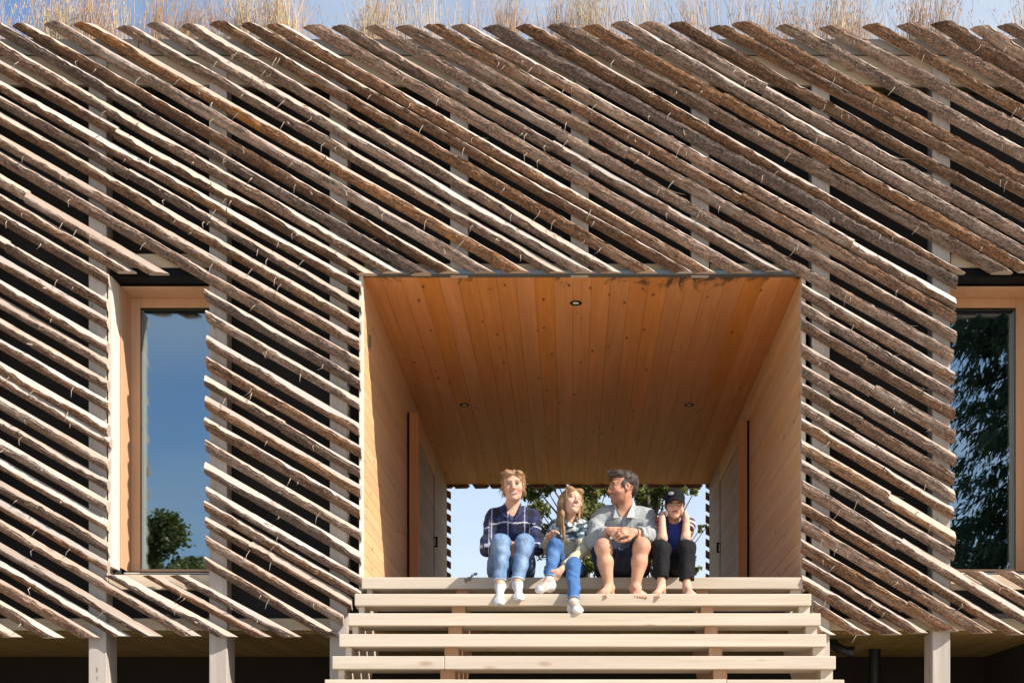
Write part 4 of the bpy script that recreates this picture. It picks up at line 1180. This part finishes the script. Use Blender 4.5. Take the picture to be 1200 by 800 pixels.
# ---------------- boy with the cap
def boy():
    org = np.array([P(790, 676, .22)[0], .22, SEAT])
    hipL, hipR = V3(org[0]-.07, .21, SEAT+.08), V3(org[0]+.075, .21, SEAT+.08)
    knL, knR = P(775, 643, -.17), P(804.5, 643, -.17)
    anL, anR = P(775, 687, -.225), P(805, 687, -.225)
    toL, toR = P(767.5, 698, -.385), P(811, 698, -.37)
    pel, wst, ch, nk = V3(org[0], .22, SEAT+.09), P(790, 646, .17), P(790, 625, .09), P(790, 607, .035)
    h = Head(P(790.5, 591, -.005), (.0, -1, -.12), tilt=0.03, size=.93)
    shL, shR = P(774.5, 613.5, .08), P(806.5, 613.5, .08)
    elL, elR = P(776.5, 631, -.135), P(803.5, 631, -.135)
    wrL, wrR = P(776.0, 608.5, -.085), P(804.5, 608.5, -.085)
    F = Field(*bbox(toL, toR, h.c+V3(0, 0, .06), shL, shR, hipL, hipR, elL, elR, pad=.12), BH)
    F.put(cone(pel, wst, .105, .095), .03); F.put(ell(ch, (.11, .08, .11)), .05); F.put(cone(shL, shR, .038, .038), .03)
    for a, b, c in ((hipL, knL, anL), (hipR, knR, anR)):
        F.put(cone(a, b, .064, .047), .03); F.put(cone(b, c, .046, .029), .02)
    for a, b, c in ((shL, elL, wrL), (shR, elR, wrR)):
        F.put(cone(a, b, .036, .032), .02); F.put(cone(b, c, .034, .024), .02)
    add_hand(F, wrL, V3(.02, .42, .9), V3(.80, .35, -.2), 1.4, .72, thumb=1); add_hand(F, wrR, V3(-.02, .42, .9), V3(-.80, .35, -.2), 1.4, .72, thumb=-1)
    F.put(cone(ch+V3(0, -.01, .06), nk, .045, .04), .03); add_head(F, h, nk, .036, jaw=1.0, smile=.6)
    add_foot(F, anL, toL, size=.84); add_foot(F, anR, toR, size=.84)
    sk = np.array([.60, .345, .235])
    def tint(V):
        C = np.tile(sk, (len(V), 1)); face_tint(h, V, C, sk, (.46, .17, .14), (.12, .08, .05), smile=.6); return C
    p = person('child in a black cap and dark trousers, barefoot, resting the face in both fists', org, F, tint)
    G = Field(*bbox(wst, pel, nk, shL, shR, pad=.14), CH); fo = folds(91, .004, 50)
    G.put(cone(V3(org[0], .20, SEAT+.09), wst, .118, .108), .03, noise=fo); G.put(ell(ch, (.122, .092, .12)), .05, noise=fo); G.put(cone(shL+V3(.03, 0, 0), shR-V3(.03, 0, 0), .044, .044), .04)
    G.put(cone(nk+V3(0, 0, -.008), nk+V3(0, -.02, .08), .046, .07), .004, 's')
    wear(p, 'tank_top', G, CLOTH_M, (.030, .055, .26), org)
    G = Field(*bbox(wst, pel, nk, shL, shR, elL, elR, pad=.14), CH); fo = folds(95, .005, 55)
    G.put(ell(ch+V3(0, .01, .0), (.138, .106, .128)), .05, noise=fo); G.put(cone(wst+V3(0, .01, 0), ch, .120, .118), .04, noise=fo); G.put(cone(shL, shR, .052, .052), .04, noise=fo)
    for a, b in ((shL, elL), (shR, elR)): G.put(cone(a, a+(b-a)*.58, .053, .056, True), .02, noise=fo)
    G.put(cone(P(790, 655, -.03), P(790, 606, -.04), .085, .055), .01, 's'); G.put(cone(nk+V3(0, .0, -.02), nk+V3(0, -.02, .08), .055, .08), .004, 's')
    def vest(V):
        x = V[:, 0]-org[0]; C = np.tile(np.array([.055, .025, .075]), (len(V), 1))
        dl = segd(V, shL, elL)[0]; dr = segd(V, shR, elR)[0]
        C[(x < -.085)] = (.52, .115, .045)
        b = ((V[:, 2]+V[:, 1]*.5)/.07) % 1
        C[(x < -.085) & (b < .3)] = (.06, .02, .04); C[(x > .085) & (b < .42)] = (.60, .40, .30); C[(x > .085) & (b > .8)] = (.12, .05, .14)
        return C
    wear(p, 'open_shirt', G, CLOTH_M, vest, org)
    G = Field(*bbox(hipL, hipR, knL, knR, anL, anR, pad=.12), CH); fo = folds(99, .006, 55)
    G.put(cone(V3(org[0], .21, SEAT+.09), V3(org[0], .2, SEAT+.13), .122, .112), .04)
    for a, b, c, e in ((hipL, knL, anL, .78), (hipR, knR, anR, .84)):
        G.put(cone(a, b, .082, .064), .035, noise=fo); G.put(cone(b, b+(c-b)*e, .063, .053, True), .025, noise=fo)
    G.put(cone(V3(org[0], .12, SEAT+.09), V3(org[0], -.02, SEAT+.08), .08, .06), .06, noise=fo)
    G.put(slab(V3(org[0], 0, SEAT+.003), (0, 0, -1), .25), .002, 's') if False else None
    wear(p, 'trousers', G, KNIT_M, (.014, .014, .015), org)
    # hair under the cap and the cap itself
    G = Field(*bbox(h.c, pad=.17), .0045); fo = folds(101, .004, 90)
    G.put(h.E((0, -.03, .03), (.079, .094, .075)), .02, noise=fo); G.put(h.E((0, -.07, -.02), (.064, .04, .05)), .02, noise=fo)
    for s in (-1, 1): G.put(h.E((s*.07, .01, .0), (.012, .018, .028)), .01, noise=fo)
    G.put(h.E((0, .105, -.01), (.072, .062, .08)), .01, 's')
    hair_obj(p, h, 'hair', G, None, (.07, .045, .03), None, org)
    G = Field(*bbox(h.c, pad=.24), .004)
    G.put(h.E((0, -.016, .048), (.087, .105, .084)), .01); G.put(slab(h.P(0, 0, .036), -h.U-h.F*.10, .3), .003, 's')
    for i in range(-9, 10):
        a = i/9.0; G.put(cone(h.P(a*.074, .074-.050*a*a, .050-.022*a*a), h.P(a*.072, .158-.045*a*a, .026-.034*a*a), .006, .005), .009)
    G.put(h.E((0, -.012, .132), (.008, .008, .005)), .003)
    def capc(V):
        L = h.loc(V); C = np.tile(np.array([.009, .009, .010]), (len(V), 1))
        C[(((L[:, 0]+.034)/.024)**2+((L[:, 2]-.085)/.014)**2 < 1) & (L[:, 1] > .05)] = (.34, .33, .32)
        return C
    wear(p, 'cap', G, KNIT_M, capc, org)
woman(); girl(); man(); boy()
# ------------------------------------------------------------------ trees
def leaf_mat(name, c1, c2, c3):
    n = NT(name)
    rr = n.n('ShaderNodeNewGeometry').outputs['Random Per Island']
    c = n.ramp(rr, [(0.0, c1), (.5, c2), (1.0, c3)])
    n.base(c, .5, .35)
    n.bsdf.inputs['Transmission Weight'].default_value = 0.0
    tr = n.n('ShaderNodeBsdfTranslucent'); n.l(c, tr.inputs['Color'])
    mx = n.n('ShaderNodeMixShader'); mx.inputs[0].default_value = .42
    n.l(n.bsdf.outputs[0], mx.inputs[1]); n.l(tr.outputs[0], mx.inputs[2])
    n.l(mx.outputs[0], n.t.nodes['Material Output'].inputs['Surface'])
    return n.mat
LEAF = leaf_mat('broad_leaves', (.085, .105, .025), (.16, .18, .045), (.29, .28, .10))
NEEDLE = leaf_mat('conifer_needles', (.04, .062, .03), (.065, .092, .042), (.11, .135, .065))
TRUNK = plain('tree_bark', (.10, .075, .055), .9, nz=.4, scale=14)

def broadleaf(name, base, h, crown_r, seed, label, clusters, leaf=.085, per=170, group=None, trunk_r=.16):
    r = np.random.RandomState(seed); q = random.Random(seed)
    t = empty(name, base, label, 'tree', group)
    mb = MB()
    top = np.array([q.uniform(-.3, .3), q.uniform(-.3, .3), h*.93])
    tr = [np.array([math.sin(i*1.3+seed)*.10*i/4, math.cos(i+seed)*.08*i/4, 0]) + top*(i/7.0) for i in range(8)]
    mb.tube(tr, [trunk_r*(1-.85*i/7.0) for i in range(8)], 9)
    mb.v = mb.v
    cl = []
    for c in clusters:
        c = np.array(c[:3]); k = max(.35, min(.92, (c[2]-.12*h)/h)); i = k*7; a = tr[int(i)]*(1-(i % 1))+tr[min(7, int(i)+1)]*(i % 1)
        a = a*np.array([1, 1, 1])
        mid = (a+c)/2 + np.array([0, 0, .12])
        mb.tube([a, mid, c], [.032*trunk_r/.16, .018*trunk_r/.16, .006], 5)
    mb.build('trunk', TRUNK, t, smooth=True)
    V = []; F = []
    for c in clusters:
        cx = np.array(c[:3]); rad = c[3]
        nn = int(per*(rad/.5)**2)
        # leaves sit on twigs inside the clump
        tw = r.normal(size=(max(3, nn//3), 3)); tw /= np.linalg.norm(tw, axis=1)[:, None]; tw *= rad*r.rand(len(tw), 1)**.45
        tw[:, 2] *= .8
        for d in tw:
            for _ in range(14):
                p = cx+d+r.normal(size=3)*rad*.13
                n = r.normal(size=3)+np.array([.1, -.2, .5]); n /= np.linalg.norm(n)
                a = np.cross(n, r.normal(size=3)); a /= np.linalg.norm(a); bb = np.cross(n, a)
                l = leaf*r.uniform(.6, 1.25); w = l*.36
                b = len(V)
                V += [p-a*l*.5, p+bb*w-n*l*.05, p+a*l*.5-n*l*.12, p-bb*w-n*l*.05]
                F.append([b, b+1, b+2, b+3])
    new_mesh('crown', V, F, LEAF, t)
    return t

# two trees beyond the house, seen through the passage behind the people
def at(px, py, y): return P(px, py, y)
def cl(lst, base, y):
    out = []
    for px, py, rp in lst:
        yy = y+rnd.uniform(-.5, .5)
        p = P(px, py, yy); s = 1550/(10+yy)
        out.append((p[0]-base[0], p[1]-base[1], p[2]-base[2], rp/s))
    return out
Y1 = 13.5
b1 = (P(690, 600, Y1)[0], Y1, 0)
c1 = cl([(622, 580, 12), (632, 597, 13), (640, 572, 11), (625, 612, 10), (640, 625, 12), (618, 560, 12), (650, 560, 14), (638, 645, 12), (630, 545, 16),
         (690, 580, 14), (684, 600, 15), (700, 600, 13), (694, 625, 14), (688, 645, 16), (705, 640, 15), (698, 660, 14), (680, 665, 13), (690, 560, 17), (712, 570, 14), (660, 545, 18), (700, 530, 22), (655, 650, 12), (665, 670, 12), (645, 668, 9), (676, 625, 12), (670, 590, 12), (612, 600, 6)], b1, Y1)
broadleaf('broadleaf_tree', b1, 8.6, 2, 5, 'olive green tree behind the girl, seen through the passage with sky between its boughs', c1, per=1150, leaf=.062)
Y2 = 14.6
b2 = (P(768, 600, Y2)[0], Y2, 0)
c2 = cl([(752, 575, 15), (762, 590, 16), (770, 570, 16), (756, 610, 14), (748, 640, 15), (760, 655, 16), (772, 620, 14), (780, 565, 15), (790, 575, 14), (800, 569, 10), (776, 545, 20), (748, 550, 18),
         (766, 640, 15), (820, 620, 5.5), (828, 617, 4), (818, 668, 5.5), (812, 655, 5), (814, 575, 6), (740, 600, 12), (742, 665, 11), (784, 640, 14), (790, 660, 12), (803, 650, 7), (730, 545, 18)], b2, Y2)
broadleaf('broadleaf_tree', b2, 8.8, 2, 9, 'bright leafy tree behind the child in the cap, thin twigs against the sky', c2, per=1150, leaf=.062)

# trees across the yard, which the window glass mirrors
def conifer(base, h, rb_, seed, label):
    q = random.Random(seed); t = empty('conifer_tree', base, label, 'tree')
    MB().tube([(0, 0, 0), (.1, 0, h*.5), (.05, .05, h)], [.32, .2, .03], 9).build('trunk', TRUNK, t, smooth=True)
    V = []; F = []
    z = .8
    while z < h:
        rr = rb_*(1-z/h)**.8*q.uniform(.75, 1.1)+.15
        for k in range(q.randint(6, 9)):
            a = q.uniform(0, 6.28); L = rr*q.uniform(.6, 1.15)
            for s in range(max(4, int(L*9))):
                u = q.random()**.7; d = L*u
                dz = -.42*d+.10*d*d/rr+q.gauss(0, .05)
                for _ in range(6):
                    p = np.array([math.cos(a)*d+q.gauss(0, .16), math.sin(a)*d+q.gauss(0, .16), z+dz-abs(q.gauss(0, .22))])
                    dr = np.array([math.cos(a)*.5+q.gauss(0, .3), math.sin(a)*.5+q.gauss(0, .3), -.7+q.gauss(0, .3)]); dr /= np.linalg.norm(dr)
                    sd_ = np.cross(dr, [q.gauss(0, 1), q.gauss(0, 1), q.gauss(0, 1)]); sd_ /= np.linalg.norm(sd_)
                    l = q.uniform(.18, .4); w = q.uniform(.02, .05); b = len(V)
                    V += [p-sd_*w, p+sd_*w, p+dr*l+sd_*w*.3, p+dr*l-sd_*w*.3]; F.append([b, b+1, b+2, b+3])
        z += q.uniform(.28, .5)
    new_mesh('crown', V, F, NEEDLE, t)
    return t
conifer((13.0, -27, 0), 24, 5.2, 3, 'tall dark conifer mirrored in the glass of the right-hand window')
conifer((17.5, -30, 0), 25, 5.4, 4, 'second dark conifer filling the outer edge of the right-hand window reflection')
r3 = random.Random(21)
c3 = [(r3.gauss(0, 1.5), r3.gauss(0, 1.2), 5.0+r3.uniform(0, 4.6)*(1-.2*abs(r3.gauss(0, 1))), r3.uniform(.5, .95)) for _ in range(26)]
broadleaf('broadleaf_tree', (-13.6, -29, 0), 10.5, 3, 15, 'leafy tree mirrored low in the glass of the left-hand window', c3, leaf=.14, per=210, trunk_r=.2)
c4 = [(r3.gauss(0, 1.3), r3.gauss(0, 1.2), 4.5+r3.uniform(0, 4.0), r3.uniform(.5, .9)) for _ in range(20)]
broadleaf('broadleaf_tree', (-10.2, -30, 0), 9, 3, 16, 'lower rounded tree mirrored at the bottom of the left-hand window beside a taller one', c4, leaf=.14, per=210, trunk_r=.2)

# dry sprig on the top step
sp = MB(); b = P(544, 681, -.012); 
stem = [P(545, 681.5, -.006), P(549, 677, -.02), P(554, 674.5, -.03), P(559, 670.5, -.03)]
sp.tube(stem, [.006, .006, .005, .002], 5)
q = random.Random(4)
for k in range(26):
    s = q.random(); i = min(2, int(s*3)); p = stem[i]*(1-(s*3-i))+stem[i+1]*(s*3-i)
    d = np.array([q.gauss(.3, .7), q.gauss(0, .6), q.gauss(.35, .6)]); d /= np.linalg.norm(d)
    l = q.uniform(.012, .034)
    sp.tube([p, p+d*l*.5, p+d*l], [.0015, .0055, .0012], 5)
tag(sp.build('dry_sprig', plain('grey_sprig', (.16, .165, .15), .8), smooth=True), 'small grey dry sprig lying on the edge of the top plank, left of the people', 'sprig')

# ------------------------------------------------------------------ sun, sky, camera
SUN_AZ, SUN_EL = 61.0, 40.0
s = np.array([math.sin(R(SUN_AZ))*math.cos(R(SUN_EL)), -math.cos(R(SUN_AZ))*math.cos(R(SUN_EL)), math.sin(R(SUN_EL))])
ld = bpy.data.lights.new('sun', 'SUN'); ld.energy = 4.8; ld.angle = R(.53); ld.color = (1.0, .94, .85)
lo = bpy.data.objects.new('sun', ld); link(lo); lo.location = (20, -20, 30)
lo.rotation_euler = Vector(-s).to_track_quat('-Z', 'Y').to_euler()

w = bpy.data.worlds.new('World'); scene.world = w; w.use_nodes = True
nt = w.node_tree; bg = nt.nodes['Background']
sky = nt.nodes.new('ShaderNodeTexSky'); sky.sky_type = 'NISHITA'; sky.sun_disc = False
sky.sun_elevation = R(SUN_EL); sky.sun_rotation = math.atan2(s[0], s[1]); sky.altitude = 100; sky.air_density = 1.0; sky.dust_density = .3; sky.ozone_density = 3.0
tc = nt.nodes.new('ShaderNodeTexCoord')
sep = nt.nodes.new('ShaderNodeSeparateXYZ'); nt.links.new(tc.outputs['Generated'], sep.inputs[0])
def wm(op, a, b):
    nd = nt.nodes.new('ShaderNodeMath'); nd.operation = op
    for i, v in enumerate((a, b)):
        if isinstance(v, bpy.types.NodeSocket): nt.links.new(v, nd.inputs[i])
        else: nd.inputs[i].default_value = v
    return nd.outputs[0]
# clouds: noise on a flat layer overhead, so they flatten towards the horizon
zz = wm('ADD', wm('MAXIMUM', sep.outputs[2], 0.0), .12)
cv = nt.nodes.new('ShaderNodeCombineXYZ')
nt.links.new(wm('DIVIDE', sep.outputs[0], zz), cv.inputs[0]); nt.links.new(wm('DIVIDE', sep.outputs[1], zz), cv.inputs[1])
nz = nt.nodes.new('ShaderNodeTexNoise'); nz.inputs['Scale'].default_value = .62; nz.inputs['Detail'].default_value = 7; nz.inputs['Roughness'].default_value = .56
mpv = nt.nodes.new('ShaderNodeMapping'); mpv.inputs['Location'].default_value = (3.2, 1.4, 0); nt.links.new(cv.outputs[0], mpv.inputs[0]); nt.links.new(mpv.outputs[0], nz.inputs['Vector'])
cr = nt.nodes.new('ShaderNodeValToRGB'); cr.color_ramp.elements[0].position = .44; cr.color_ramp.elements[1].position = .70
cr.color_ramp.elements[0].color = (0, 0, 0, 1); cr.color_ramp.elements[1].color = (.85, .85, .85, 1)
nt.links.new(wm('ADD', nz.outputs[0], wm('MULTIPLY', sep.outputs[0], .22)), cr.inputs[0])
# a bank of bright cloud low beyond the house
def sstep(v, a, b):
    nd = nt.nodes.new('ShaderNodeMapRange'); nd.interpolation_type = 'SMOOTHSTEP'; nt.links.new(v, nd.inputs[0])
    for i, q in enumerate((a, b, 0.0, 1.0)): nd.inputs[i+1].default_value = q
    return nd.outputs[0]
bank = wm('MULTIPLY', wm('MULTIPLY', sstep(wm('ADD', sep.outputs[2], wm('MULTIPLY', nz.outputs[0], .22)), .52, .22), sstep(sep.outputs[1], .1, .6)), .8)
south = wm('MULTIPLY', wm('MULTIPLY', sstep(wm('ADD', sep.outputs[2], wm('MULTIPLY', nz.outputs[0], .12)), .335, .40), sstep(sep.outputs[1], -.4, -.8)), .5)
fac = wm('MAXIMUM', wm('MAXIMUM', cr.outputs[0], bank), south)
mx = nt.nodes.new('ShaderNodeMix'); mx.data_type = 'RGBA'
nt.links.new(fac, mx.inputs[0]); nt.links.new(sky.outputs[0], mx.inputs[6]); mx.inputs[7].default_value = (4.2, 4.6, 5.1, 1)
nt.links.new(mx.outputs[2], bg.inputs['Color']); bg.inputs['Strength'].default_value = .125

cd = bpy.data.cameras.new('camera'); cam = bpy.data.objects.new('camera', cd); link(cam)
cam.location = (0, -10, 1.5); cam.rotation_euler = (R(90), 0, 0)
cd.sensor_fit = 'HORIZONTAL'; cd.sensor_width = 36; cd.lens = 36*1550/1200.0
cd.shift_x = -70/1200.0; cd.shift_y = 532/1200.0; cd.clip_end = 2000; cd.clip_start = .1
scene.camera = cam
vs = scene.view_settings; vs.view_transform = 'Standard'; vs.look = 'None'; vs.exposure = EXPOSURE; vs.gamma = 1; vs.use_curve_mapping = False
scene.cycles.max_bounces = 8; scene.cycles.diffuse_bounces = 5; scene.cycles.transparent_max_bounces = 12
